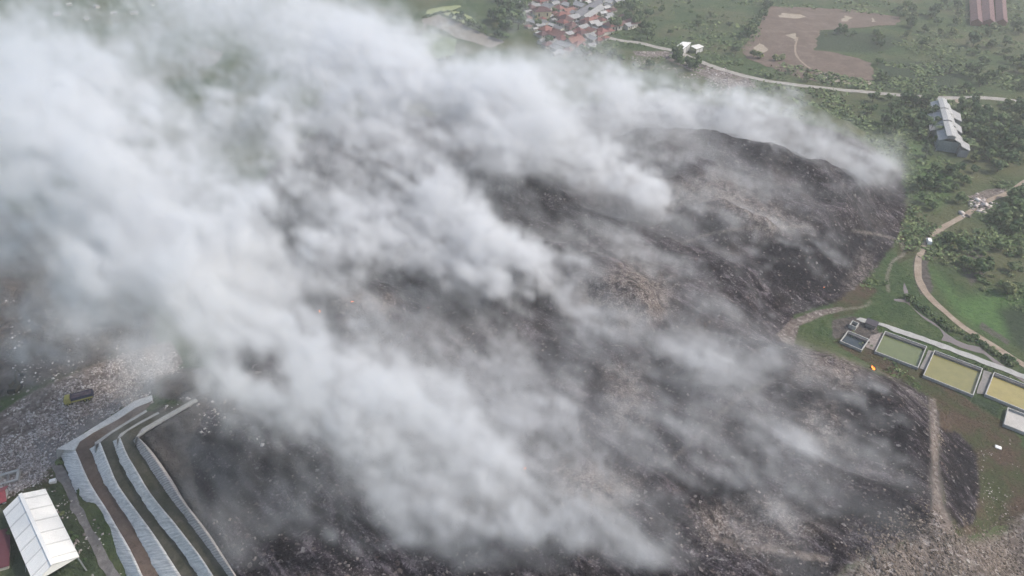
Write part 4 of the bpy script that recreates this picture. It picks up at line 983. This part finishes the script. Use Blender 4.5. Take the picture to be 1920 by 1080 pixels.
grove([(1640,180),(1720,190),(1700,250),(1660,255),(1610,210)], 18, ['mid','dark','shrub'], .7, three('between the lane and the smoking hill'), 'trees between lane and hill', 9)
for x, y, s in [(1752,262,1.0),(1768,268,.9),(1741,256,.75),(1772,252,.8)]: plant('palm', x, y, s, 'palm with drooping fronds at the near end of the long grey hall', 'palms at the grey hall')
grove([(1870,372),(1925,362),(1925,450),(1870,430),(1845,400)], 14, ['dark','dark','mid','pale'], .85, three('beyond the dirt track bend at the right edge'), 'trees beyond the track bend', 12)
grove([(1750,450),(1830,455),(1925,470),(1925,560),(1840,545),(1760,490)], 34, ['shrub','shrub','mid','pale'], .75, three('in the scrub right of the dirt track'), 'scrub right of the dirt track', 12)
grove([(1720,290),(1830,320),(1840,365),(1760,400),(1700,370)], 22, ['shrub','dark','mid'], .7, three('on the slope above the rubbish heap'), 'bushes above the rubbish heap', 11)
grove([(1660,20),(1815,10),(1815,60),(1700,75)], 18, ['mid','dark','pale'], 1.0, three('left of the red barns at the top right'), 'trees left of the red barns', 7)
grove([(1700,60),(1925,50),(1925,180),(1810,175),(1795,115),(1690,100)], 34, ['dark','mid','pale','shrub'], .95, three('below the red barns at the far right'), 'trees below the red barns', 9)
hedge([(1440,10),(1420,45),(1395,80),(1375,105)], ['dark','mid'], .85, 7, 'green tree in the belt along the left side of the ploughed field', 'trees along the ploughed field')
hedge([(1640,60),(1650,90),(1645,130),(1650,160)], ['mid','shrub'], .7, 8, 'small green tree along the right side of the ploughed field', 'trees at the right of the ploughed field')
for x, y in [(1412,108),(1422,110),(1452,114),(1512,152),(1464,112)]: plant('pale', x, y, .85, 'lone pale tree standing in the lower part of the ploughed field', 'lone trees in the ploughed field')
hedge([(1545,66),(1575,64),(1605,70)], ['dark','shrub'], .6, 6, 'small dark tree in the crop plot cut into the ploughed field', 'trees in the crop plot')
grove([(1150,10),(1210,15),(1225,75),(1180,72),(1150,64)], 14, ['dark','dark','mid'], 1.0, three('at the right edge of the village'), 'trees at the right edge of the village', 7)
grove([(930,0),(985,0),(1000,45),(985,70),(920,55)], 20, ['dark','dark','mid'], 1.15, three('in the dark grove left of the village'), 'trees left of the village', 7)
grove([(1000,2),(1130,2),(1120,70),(1020,90),(1000,60)], 24, ['dark','mid'], .55, three('between the village roofs'), 'small trees between the village roofs', 9)
grove([(1040,92),(1130,90),(1180,100),(1250,120),(1200,140),(1100,130)], 18, ['dark','mid','shrub'], .75, three('below the village towards the smoke'), 'trees below the village', 10)
grove([(1250,100),(1310,125),(1320,135),(1270,130)], 7, ['dark','mid'], .8, three('on the smoke side of the lane below the white sheds'), 'trees below the white sheds', 9)
grove([(1215,20),(1400,10),(1370,75),(1240,70)], 12, ['mid','pale','shrub'], .7, three('on the rough meadow above the white sheds'), 'trees on the rough meadow', 12)
hedge([(1708,560),(1740,590),(1790,622),(1850,650),(1910,690)], ['shrub'], .75, 9, 'low bush on the bank of the muddy stream', 'bushes along the stream', 5)
hedge([(1795,672),(1820,680),(1850,692),(1890,706)], ['shrub'], .42, 9, 'small dark bush growing by the pond walkway', 'bushes by the pond walkway', 2)
hedge(Z5([(470,295),(720,225),(1000,180)]), ['shrub'], 1.0, 5, 'bush in the hedge along the pale green rice fields', 'hedge of the rice fields', 1)
hedge(Z5([(820,265),(1200,430),(1560,590),(1780,670)]), ['shrub','dark'], .8, 5, 'bush in the long hedge below the pale rice fields', 'hedge below the rice fields', 1)
hedge(Z5([(330,850),(560,950),(720,1005),(900,940)]), ['shrub'], 1.0, 6, 'bush in the hedge around the lower green field', 'hedge of the lower field', 1)
for x, y, s, k in [(111,868,.6,'shrub'),(150,921,.4,'shrub'),(140,1008,.45,'shrub'),(132,1000,.4,'shrub'),(118,965,.4,'shrub'),(158,1052,.5,'shrub'),(20,1000,.6,'shrub')]: plant(k, x, y, s, 'small shrub on the dark strip beside the gravel road', 'shrubs beside the gravel road')
# ground cover: tufts and bracken nobody could count
def cover(name, n_, region, size, m, lift=.1, clump=5):
    r = np.random.default_rng(len(name)+n_); xs = r.uniform(region[0], region[1], n_*3); ys = r.uniform(region[2], region[3], n_*3); P_ = []
    for x, y in zip(xs, ys):
        p = G(x, y, 0); P_.append(p)
    P_ = np.array(P_); h = np.array([hq(*p) for p in P_]); qx, qy = proj(P_[:,0], P_[:,1], h)
    ok = (pmask(BURNT, qx, qy, 10) < .3) & (rubbish_mask(qx, qy) < .3) & (sdpoly([(1560,590),(1625,560),(1960,690),(1960,880),(1880,840),(1740,735)], qx, qy) < 2)
    ok &= sdpoly([(1440,560),(1640,540),(1660,600),(1560,640),(1440,660)], qx, qy) < 0
    ok &= sdpoly([(1445,12),(1690,30),(1640,156),(1395,106)], qx, qy) < 1
    ok &= lane_dist(qx, qy) > 6
    dens = fbm(P_[:,0]/22, P_[:,1]/22, 4, 77); ok &= r.random(len(P_)) < sstep(.40, .62, dens)
    P_ = P_[ok][:n_]; h = h[ok][:n_]
    k = len(P_)*clump; base = np.repeat(np.column_stack([P_, h]), clump, 0)
    sc = np.repeat(size*(.5+r.random(len(P_))), clump); sc *= .10+base[:,1]/370
    c = base+np.column_stack([r.normal(0, 1, (k, 2))*sc[:,None]*1.1, r.random(k)*sc*.9+lift])
    nrm = np.column_stack([r.normal(0, .6, (k, 2)), np.ones(k)]); nrm /= np.linalg.norm(nrm, axis=1)[:,None]
    t = np.cross(nrm, r.normal(size=(k, 3))); t /= np.linalg.norm(t, axis=1)[:,None]; b = np.cross(nrm, t); s = (sc*(.4+.6*r.random(k)))[:,None]
    v = np.stack([c-t*s-b*s*.7, c+t*s*.8-b*s*.6, c+t*s+b*s*.7, c-t*s*.7+b*s*.6], 1).reshape(-1, 3)
    tone = np.clip(np.repeat(r.random(len(P_)), clump)*.7+r.random(k)*.35, 0, 1)
    obj(name, leafmesh(name, v, np.arange(len(v)).reshape(-1, 4), tone, m), kind='stuff', label='low green scrub covering the land beyond the dump')
cover('undergrowth', 11000, (1130, 1990, -30, 780), .62, L_mid)
cover('undergrowth', 6000, (1400, 1990, 120, 700), .75, L_dark)
# ------------------------------------------------------------------ strewn rubbish
mL, nt, out = mat('litter_scraps'); n = NT(nt); a = n.attr('tone').outputs['Fac']
n.bsdf(out, n.ramp(a, [(0,(.055,.046,.042)),(.3,(.18,.15,.135)),(.6,(.34,.295,.275)),(.85,(.52,.48,.455)),(1,(.70,.67,.65))]), .7, .25)
mT, nt, out = mat('litter_tan'); n = NT(nt); a = n.attr('tone').outputs['Fac']
n.bsdf(out, n.ramp(a, [(0,(.045,.036,.03)),(.35,(.125,.10,.082)),(.7,(.24,.20,.165)),(1,(.46,.42,.37))]), .8, .15)
def litter(name, cnt, poly, smin, smax, tmin, tmax, label, jit=6, m=None):
    r = np.random.default_rng(cnt); P = np.array(poly, float); xs = r.uniform(P[:,0].min(), P[:,0].max(), cnt*4); ys = r.uniform(P[:,1].min(), P[:,1].max(), cnt*4)
    ok = sdpoly(poly, xs, ys) > r.normal(0, jit, len(xs)); xs, ys = xs[ok], ys[ok]
    Q = np.array([G(x, y, 4) for x, y in zip(xs, ys)])
    ok = r.random(len(Q)) < sstep(.38, .62, fbm(Q[:,0]/9, Q[:,1]/9, 4, cnt)); Q = Q[ok][:cnt]
    h = np.array([hq(*q) for q in Q]); k = len(Q); s = (smin+(smax-smin)*r.random(k)**2.5)
    a = r.uniform(0, 6.28, k); ca, sa = np.cos(a), np.sin(a); w = s*r.uniform(.4, 1, k); tz = s*r.uniform(.12, .5, k); tilt = r.normal(0, .25, (k, 2))
    vs = []
    for dx, dy, dz in ((-1,-1,0),(1,-1,0),(1,1,0),(-1,1,0),(-1,-1,1),(1,-1,1),(1,1,1),(-1,1,1)):
        lx, ly = dx*s*.5, dy*w*.5; vs.append(np.column_stack([Q[:,0]+lx*ca-ly*sa, Q[:,1]+lx*sa+ly*ca, h-.05+dz*tz+lx*tilt[:,0]+ly*tilt[:,1]]))
    v = np.stack(vs, 1).reshape(-1, 3); fo = np.array([(4,5,6,7),(0,1,5,4),(1,2,6,5),(2,3,7,6),(3,0,4,7)])
    f = (np.arange(k)[:,None,None]*8+fo[None]).reshape(-1, 4); tone = np.repeat(tmin+(tmax-tmin)*r.random(k), 5)
    obj(name, leafmesh(name, v, f, tone, m or mL), kind='stuff', label=label)
litter('loose_rubbish', 21000, RUB_L, .16, .65, .15, .9, 'pale mixed rubbish strewn over the tip at left')
litter('loose_rubbish', 5200, RUB_R, .18, .6, .05, .7, 'pale mixed rubbish strewn over the lower right corner', 24, mT)
litter('loose_rubbish', 1500, PATH_R, .2, .65, .1, .75, 'pale rubbish along the edge of the burnt slope', 8, mT)
litter('loose_rubbish', 3200, BURNT, .2, .7, .0, .5, 'charred scraps scattered over the burnt dump')
litter('loose_rubbish', 1300, [(1185,92),(1250,88),(1330,118),(1420,145),(1420,168),(1360,168),(1300,145),(1250,115),(1190,104)], .4, 1.5, .15, .85, 'white and grey rubbish dumped along the village lane')
litter('loose_rubbish', 420, [(1805,372),(1850,352),(1905,348),(1895,362),(1850,382),(1815,392)], .5, 2.4, .2, .9, 'grey rubbish heap at the end of the dirt track')
litter('loose_rubbish', 420, [(0,540),(280,590),(250,660),(60,720),(0,740)], .25, .8, .3, 1, 'sparse pale litter on the dark ground above the rubbish tip')
litter('loose_rubbish', 120, [(280,800),(360,755),(420,780),(520,900),(440,900)], .3, 1.0, .3, .95, 'white scraps on the plateau behind the embankment')
litter('loose_rubbish', 300, [(70,900),(160,900),(230,1080),(150,1080)], .2, .7, .3, 1, 'litter on the dark strip beside the white shed')
litter('loose_rubbish', 150, [(1830,810),(1920,800),(1920,960),(1850,960)], .2, .45, .2, .8, 'pale litter on the green brown slope at right')
# rubble blocks on the plateau edge
# ------------------------------------------------------------------ smoke: a voxel plume field baked from rising, drifting puffs
VX = 1.45; VZ = 2.1
SX0, SX1, SY0, SY1, SZ0, SZ1 = -470, 290, 78, 640, -1, 122
NX = int((SX1-SX0)/VX); NY = int((SY1-SY0)/VX); NZ = int((SZ1-SZ0)/VZ)
D = np.zeros((NZ, NY, NX), np.float32)
def splat(x, y, z, sx, sz, amp):
    i0, i1 = int((x-3*sx-SX0)/VX), int((x+3*sx-SX0)/VX)+2
    j0, j1 = int((y-3*sx-SY0)/VX), int((y+3*sx-SY0)/VX)+2
    k0, k1 = int((z-3*sz-SZ0)/VZ), int((z+3*sz-SZ0)/VZ)+2
    i0, j0, k0 = max(i0, 0), max(j0, 0), max(k0, 0); i1, j1, k1 = min(i1, NX), min(j1, NY), min(k1, NZ)
    if i1 <= i0 or j1 <= j0 or k1 <= k0: return
    X = np.exp(-.5*((SX0+VX*(np.arange(i0, i1)+.5)-x)/sx)**2)
    Y = np.exp(-.5*((SY0+VX*(np.arange(j0, j1)+.5)-y)/sx)**2)
    Z = np.exp(-.5*((SZ0+VZ*(np.arange(k0, k1)+.5)-z)/sz)**2)
    D[k0:k1, j0:j1, i0:i1] += (amp*Z[:,None,None]*Y[None,:,None]*X[None,None,:]).astype(np.float32)
THIN = 9.0
def spath(sx, sz):               # spread of a puff along a line of sight about 37 degrees down
    return 1/math.sqrt(.64/sx**2+.36/sz**2)
def plume(nodes):
    """nodes: px, py, z, radius(px), optical depth"""
    Q = []
    for a, b in zip(nodes, nodes[1:]):
        L = math.hypot(b[0]-a[0], b[1]-a[1]); k = max(1, int(L/(.35*(a[3]+b[3])/2)))
        for i in range(k):
            t = i/k; Q.append([a[q]*(1-t)+b[q]*t for q in range(5)])
    Q.append(list(nodes[-1]))
    for px, py, z, r, tau in Q:
        s = r*mpp(px, py, z)*.68
        for rep in range(4):
            j = rng.normal(0, .40, 3); x, y = G(px, py, z); sc = s*rng.uniform(.6, .95); sz = min(sc*.8, THIN)
            splat(x+j[0]*s, y+j[1]*s, max(2, z+j[2]*min(s, 10)*.7), sc, sz, tau/(2.5*spath(sc, sz))*.36/4*1.6)
def blob(px, py, z, r, tau):
    s = r*mpp(px, py, z)*.6; x, y = G(px, py, z)
    for q in range(5):
        j = rng.normal(0, .5, 3); sc = s*rng.uniform(.55, .95); sz = min(sc*.8, THIN)
        splat(x+j[0]*s, y+j[1]*s, max(2, z+j[2]*min(s, 12)*.6), sc, sz, tau/(2.5*spath(sc, sz))*.24)
SKY, SUN, EXPO, HAZE, SMK, NOISE, CUT, WARP = .135, 2.9, 0.54, .00028, .56, 1.15, .0062, 7
def WISPS(px, py): return np.ones_like(px)
# upper plume streaming off the far hill
plume([(1300,362,24,16,2.0),(1245,352,27,34,4.6),(1165,318,34,50,6.5),(1060,274,42,62,6.5),(930,215,54,76,5),(800,170,62,85,4),(670,110,70,86,4),(560,45,78,100,3.5),(440,-30,84,120,3)])
plume([(1680,340,18,24,.7),(1620,285,25,40,1.0),(1510,245,29,46,1.3),(1420,215,33,50,1.6),(1330,195,36,52,1.8),(1220,190,40,50,2.2),(1100,160,46,55,1.3),(1000,120,50,50,.9),(940,80,54,40,.5)])
plume([(1010,150,50,36,1.0),(950,165,52,42,1.4),(880,160,56,46,1.6),(780,130,64,50,1.8),(690,70,70,55,2)])
# middle plumes
plume([(1125,540,20,9,4.0),(1075,522,23,18,4.6),(985,488,30,34,4.0),(910,440,36,46,4.0),(835,380,42,56,3.6),(765,305,50,58,2.2),(690,260,58,60,1.4)])
plume([(1100,545,20,8,2.5),(1000,530,25,20,3.6),(880,500,31,34,3.4),(780,470,36,44,2.8),(680,450,40,46,2.4),(610,440,44,50,2)])
plume([(640,440,44,60,2.0),(600,390,50,50,1.4),(500,300,58,56,2.6),(490,240,62,66,3.4),(450,200,68,70,2.8)])
plume([(820,400,40,50,1.5),(720,420,42,60,1.6),(640,470,40,60,1.4)])
# lower plume from the front slopes to the big cloud on the left
plume([(1010,890,14,18,1.2),(950,865,20,40,1.7),(860,820,28,56,2.4),(770,785,34,60,2.6),(680,755,40,62,2.8),(590,725,44,68,3.4),(500,680,48,78,3.4),(420,610,54,86,3.6),(340,520,62,100,4),(230,420,72,120,3.6),(120,320,82,130,3.4),(20,220,90,140,3.0)])
plume([(850,960,20,45,1.6),(740,890,27,56,2.4),(640,840,33,58,2.8),(550,775,40,60,2.8),(450,700,46,60,2.4)])
plume([(380,470,60,80,3.5),(300,360,70,90,3.6),(200,280,80,100,3.2),(90,180,90,110,2.6),(0,90,96,120,2.4)])
plume([(60,450,66,70,2.2),(0,390,74,90,3)])
plume([(1290,1070,14,24,.4),(1200,1045,16,50,.6),(1120,1000,20,58,.8),(1030,950,26,50,.9),(960,900,30,40,.9)])
plume([(1010,1010,20,44,1.1),(960,960,24,50,1.2),(880,930,28,46,1.0)])
plume([(900,1080,18,60,1.8),(820,1060,22,60,1.8),(720,1040,24,56,1.5),(620,1050,26,60,1.6)])
plume([(1500,660,12,34,.35),(1430,670,14,50,.6),(1370,690,15,56,.5),(1290,650,18,50,.35)])
plume([(1370,700,10,16,.35),(1310,670,12,22,.4),(1240,620,14,30,.35)])
plume([(1660,965,8,10,.3),(1600,925,10,26,.5),(1530,895,12,38,.4),(1400,860,14,50,.3)])
# thinner veils
for b in [(250,90,70,90,.6),(330,150,66,80,.6),(60,60,84,90,1.6),(160,180,80,80,1.2),(560,560,40,70,1.4),(480,560,44,60,1.8),
          (640,900,26,60,.6),(480,900,22,60,.6),(350,850,20,50,.5),(980,660,18,60,.3),(1090,700,20,60,.5),(1000,760,20,60,.7),(1180,600,24,60,.4),
          (100,600,40,80,.8),(260,620,36,60,.9),(960,40,56,40,.4),(1100,120,46,60,.5),(1350,330,26,50,.5),(1600,340,22,40,.5),(1150,420,30,50,.6),(470,1000,18,60,.6),(560,980,18,60,.4)]: blob(*b)

# thin general veil, thickest on the lee side
VEIL = [(75, [2,.9,1.1,2.2,1.5,.25,.12,.05,0,0,0]), (230, [3,1.8,1.2,1.6,2,2.2,2.6,1.3,.5,.4,.1]), (385, [4,4,.6,.7,1.4,.5,.5,.4,.2,.1,.05]), (540, [1.0,2.8,2.0,.5,.1,.3,.3,.2,.1,.05,0]),
        (695, [.1,.4,2.6,1.7,.7,.4,.2,.1,.4,.15,0]), (850, [0,.05,.4,1.0,2.0,1.6,.6,.15,.1,.05,0]), (1005, [0,0,.4,.9,1.2,1.4,1.2,.6,.2,.12,.05])]
for y_, row in VEIL:
    for i_, tv in enumerate(row):
        if tv > .04: blob(80+160*i_+rng.uniform(-30, 30), y_+rng.uniform(-25, 25), min(70, 10+26*tv**.7), 130, tv*.80)

blob(850,55,30,60,1.0); blob(800,90,40,50,.8)
for b in [(455,140,54,80,1.8),(500,60,60,70,1.4),(20,480,50,70,.9),(380,100,50,60,1.6),(330,60,60,70,1.2),(80,5,70,90,1.0),(250,0,70,90,1.2),(400,-10,70,90,1.3),(320,60,66,80,.9),(180,70,70,80,.9)]: blob(*b)
# small streamers: each leaves an ember spot and trails off down the wind
WREG = [[(1000,560),(1250,420),(1500,260),(1650,320),(1680,400),(1600,540),(1480,600),(1500,680),(1700,740),(1740,900),(1560,1000),(1300,1060),(1000,1070),(850,900),(900,700)], [(600,540),(780,560),(820,640),(700,650),(600,610)], [(1220,230),(1500,270),(1690,340),(1600,360),(1300,330)], [(1090,500),(1200,470),(1260,530),(1240,620),(1100,600)]]
for reg, cnt in zip(WREG, (320, 10, 100, 70)):
    P_ = np.array(reg, float); got = 0
    while got < cnt:
        px, py = rng.uniform(P_[:,0].min(), P_[:,0].max()), rng.uniform(P_[:,1].min(), P_[:,1].max())
        if float(sdpoly(reg, np.array([px]), np.array([py]))[0]) < 0: continue
        got += 1; x, y = G(px, py, 14); z = hq(x, y); x, y = G(px, py, z); z = hq(x, y)
        L = rng.uniform(14, 58); a0 = math.atan2(.67, -.74)+rng.normal(0, .16); tau = .23*rng.uniform(.2, 1)**1.5; r0 = rng.uniform(.8, 1.4); gr = rng.uniform(.014, .04); rise = rng.uniform(.08, .30); s_ = 0
        while s_ < L:
            sg = r0+gr*s_; q_ = rng.normal(0, .25, 3)*sg; t_ = s_/L
            X_, Y_ = x+math.cos(a0)*s_+q_[0], y+math.sin(a0)*s_+q_[1]
            splat(X_, Y_, max(z+1+rise*s_, hq(X_, Y_)+.8)+abs(q_[2])*.4, sg, min(sg, 4)*.9, tau*(1-t_)**.8*min(1, t_*6+.3)/(2.5*sg)*.36*1.6)
            s_ += sg*.8

# turbulence: spectral noise, drawn out a little along the wind
def spectral(shape, power, seed, stretch=1.5, lo=0.0):
    r = np.random.default_rng(seed)
    f = np.fft.rfftn(r.standard_normal(shape).astype(np.float32))
    kz = np.fft.fftfreq(shape[0], VZ)[:,None,None]; ky = np.fft.fftfreq(shape[1], VX)[None,:,None]; kx = np.fft.rfftfreq(shape[2], VX)[None,None,:]
    w = (-.76, .65)
    ka = kx*w[0]+ky*w[1]; kb = kx*-w[1]+ky*w[0]
    k = np.sqrt((ka*stretch)**2+kb**2+kz**2)
    amp = np.where(k > 0, np.maximum(k, lo)**(-power), 0)
    o = np.fft.irfftn(f*amp, s=shape); o = o-o.mean(); return (o/o.std()).astype(np.float32)
big = spectral((NZ, NY, NX), 2.0, 5, 1.9, 1/80)
fine = spectral((NZ, NY, NX), 1.3, 6, 2.6, 1/11)
# the field is stirred: every voxel looks up its density a few metres off
D = .24*np.tanh(D/.24)
wx = .8*spectral((NZ, NY, NX), 2.1, 21, 1.0, 1/60)+.22*spectral((NZ, NY, NX), 1.9, 24, 1.0, 1/18)
wy = .8*spectral((NZ, NY, NX), 2.1, 22, 1.0, 1/60)+.22*spectral((NZ, NY, NX), 1.9, 25, 1.0, 1/18)
gi_ = np.arange(NX)[None,None,:]; gj_ = np.arange(NY)[None,:,None]; gk_ = np.arange(NZ)[:,None,None]
# stirring grows with height above the embers
wa = (WARP*np.clip(.25+(SZ0+VZ*gk_)/45, 0, 1.25))/VX
iw = np.clip(np.rint(gi_+wx*wa), 0, NX-1).astype(np.int32); jw = np.clip(np.rint(gj_+wy*wa), 0, NY-1).astype(np.int32)
D = D[np.broadcast_to(gk_, D.shape), jw, iw]
del wx, wy, iw, jw
N = .46*big+.96*fine
low = .62+.50*sstep(8, 45, SZ0+VZ*gk_)
N = NOISE*N*low; N = np.where(N > 0, 1.75*np.tanh(N/1.75), N)      # soft ceiling: no lone puffs
M = np.exp(N-.30*low)
D = np.maximum(0, D*M-CUT*np.exp(-D*14))
# one stray knot of smoke thinned out
D *= 1-np.exp(-.5*(((SX0+VX*(gi_+.5)+19.5)/6)**2+((SY0+VX*(gj_+.5)-126)/6)**2+((SZ0+VZ*(gk_+.5)-44)/6)**2)).astype(np.float32)
# ground-hugging wisps streaming off the embers
X = SX0+VX*(np.arange(NX)+.5); Y = SY0+VX*(np.arange(NY)+.5)
XX, YY = np.meshgrid(X, Y)
hh = H(XX.ravel(), YY.ravel(), False).reshape(NY, NX)
wpx, wpy = proj(XX, YY, hh+2)
wm = pmask(BURNT, wpx.ravel(), wpy.ravel(), 40).reshape(NY, NX)
u = XX*-.74+YY*.67; v = XX*.67+YY*.74
st = fbm(u/46, v/7.5, 4, 301); st2 = fbm(u/130, v/60, 3, 302); st3 = fbm(u/20, v/3.6, 3, 303)
W = wm*(sstep(.52, .74, st)*sstep(.40, .62, st2)*1.0+.9*sstep(.56, .74, st3)*sstep(.38, .6, st2)+.01)
wsz = WISPS(wpx, wpy)
for k in range(NZ):
    zc = SZ0+VZ*(k+.5)
    if zc > 45: break
    hg = zc-hh
    D[k] += (W*wsz*.11*np.where(hg > -2.5, np.exp(-np.clip(hg-1, 0, 99)/3.2), 0)).astype(np.float32)
D = np.where(D < .0012, 0, D)
D[:, :2] = 0; D[:, -2:] = 0; D[:, :, :2] = 0; D[:, :, -2:] = 0; D[-2:] = 0
# carried as a point attribute, sampled into a volume grid
sm = bpy.data.meshes.new('smoke'); NV = NX*NY*NZ
sm.vertices.add(NV)
at = sm.attributes.new('density_field', 'FLOAT', 'POINT'); at.data.foreach_set('value', np.ascontiguousarray(D).ravel())
cx, cy, cz = (np.arange(NX)+.5)*VX+SX0, (np.arange(NY)+.5)*VX+SY0, (np.arange(NZ)+.5)*VZ+SZ0
co = np.empty((NZ, NY, NX, 3), np.float32); co[..., 0] = cx; co[..., 1] = cy[:, None]; co[..., 2] = cz[:, None, None]
sm.vertices.foreach_set('co', co.ravel())
so = obj('smoke', sm, kind='stuff')
so['label'] = 'thick white grey smoke drifting off the burning dump'
vm, nt, out = mat('smoke_volume'); n = NT(nt)
pv = n.n('ShaderNodeVolumePrincipled'); pv.inputs['Color'].default_value = (.90, .912, .928, 1)
pv.inputs['Density'].default_value = SMK; pv.inputs['Anisotropy'].default_value = .25
pv.inputs['Density Attribute'].default_value = 'density'
n.l(pv.outputs[0], out.inputs['Volume'])
ng = bpy.data.node_groups.new('smoke_field', 'GeometryNodeTree')
ng.interface.new_socket('Geometry', in_out='INPUT', socket_type='NodeSocketGeometry')
ng.interface.new_socket('Geometry', in_out='OUTPUT', socket_type='NodeSocketGeometry')
gi = ng.nodes.new('NodeGroupInput'); go = ng.nodes.new('NodeGroupOutput')
vc = ng.nodes.new('GeometryNodeVolumeCube')
hx, hy, hzz = NX*VX/2, NY*VX/2, NZ*VZ/2
mx, my, mz = SX0+hx, SY0+hy, SZ0+hzz
vc.inputs['Min'].default_value = (SX0+VX/2, SY0+VX/2, SZ0+VZ/2)
vc.inputs['Max'].default_value = (SX0+VX*(NX-.5), SY0+VX*(NY-.5), SZ0+VZ*(NZ-.5))
vc.inputs['Resolution X'].default_value = NX; vc.inputs['Resolution Y'].default_value = NY; vc.inputs['Resolution Z'].default_value = NZ
ps = ng.nodes.new('GeometryNodeInputPosition'); sx = ng.nodes.new('ShaderNodeSeparateXYZ'); ng.links.new(ps.outputs[0], sx.inputs[0])
def gmath(op, a, b):
    m = ng.nodes.new('ShaderNodeMath'); m.operation = op
    for s, q in zip(m.inputs, (a, b)):
        if isinstance(q, bpy.types.NodeSocket): ng.links.new(q, s)
        else: s.default_value = q
    return m.outputs[0]
def gidx(o, lo, st, n_):
    return gmath('MINIMUM', gmath('MAXIMUM', gmath('FLOOR', gmath('DIVIDE', gmath('SUBTRACT', o, lo), st), 0), 0), n_-1)
ix = gidx(sx.outputs[0], SX0, VX, NX); iy = gidx(sx.outputs[1], SY0, VX, NY); iz = gidx(sx.outputs[2], SZ0, VZ, NZ)
# whole numbers stay exact in float up to 16.7 million
idx = gmath('ADD', ix, gmath('MULTIPLY', gmath('ADD', iy, gmath('MULTIPLY', iz, NY)), NX))
na = ng.nodes.new('GeometryNodeInputNamedAttribute'); na.data_type = 'FLOAT'; na.inputs['Name'].default_value = 'density_field'
si = ng.nodes.new('GeometryNodeSampleIndex'); si.data_type = 'FLOAT'; si.domain = 'POINT'
ng.links.new(gi.outputs[0], si.inputs['Geometry'])
ng.links.new(na.outputs['Attribute'], si.inputs['Value']); ng.links.new(idx, si.inputs['Index'])
ng.links.new(si.outputs[0], vc.inputs['Density'])
smn = ng.nodes.new('GeometryNodeSetMaterial'); smn.inputs['Material'].default_value = vm
ng.links.new(vc.outputs[0], smn.inputs[0]); ng.links.new(smn.outputs[0], go.inputs[0])
sm.materials.append(vm)
md = so.modifiers.new('smoke_field', 'NODES'); md.node_group = ng
# ------------------------------------------------------------------ air
hb = MB(); hb.box(-3300, 3300, -3300, 3300, -6, 175)
hm, nt, out = mat('haze_air'); n = NT(nt)
pv = n.n('ShaderNodeVolumePrincipled'); pv.inputs['Color'].default_value = (.95, .945, .965, 1)
pv.inputs['Density'].default_value = HAZE; pv.inputs['Anisotropy'].default_value = .2
n.l(pv.outputs[0], out.inputs['Volume'])
hb.build('haze', hm, kind='stuff')
# ------------------------------------------------------------------ daylight
W_ = bpy.data.worlds.new('World'); S.world = W_; W_.use_nodes = True
wn = W_.node_tree; bg = wn.nodes['Background']
sky = wn.nodes.new('ShaderNodeTexSky'); sky.sky_type = 'NISHITA'; sky.sun_disc = False
SUN_EL, SUN_AZ = math.radians(45), math.radians(90)    # azimuth clockwise from +Y
sky.sun_elevation = SUN_EL; sky.sun_rotation = SUN_AZ; sky.air_density = 1.3; sky.dust_density = 2.2; sky.ozone_density = 1.0
wn.links.new(sky.outputs[0], bg.inputs['Color']); bg.inputs['Strength'].default_value = SKY
sl = bpy.data.lights.new('sun', 'SUN'); sl.energy = SUN; sl.angle = math.radians(3.0); sl.color = (1, .91, .81)
sun = bpy.data.objects.new('sun', sl); COL.objects.link(sun)
dv = Vector((math.sin(SUN_AZ)*math.cos(SUN_EL), math.cos(SUN_AZ)*math.cos(SUN_EL), math.sin(SUN_EL)))
sun.rotation_euler = dv.to_track_quat('Z', 'Y').to_euler(); sun.location = dv*400
S.view_settings.view_transform = 'Standard'; S.view_settings.look = 'None'; S.view_settings.exposure = EXPO; S.view_settings.gamma = 1
S.render.engine = 'CYCLES'
c = S.cycles
c.use_denoising = True; c.use_adaptive_sampling = True; c.adaptive_threshold = .04
c.max_bounces = 10; c.diffuse_bounces = 2; c.glossy_bounces = 2; c.transparent_max_bounces = 8; c.volume_bounces = 6
c.volume_step_rate = 1.5; c.volume_max_steps = 512
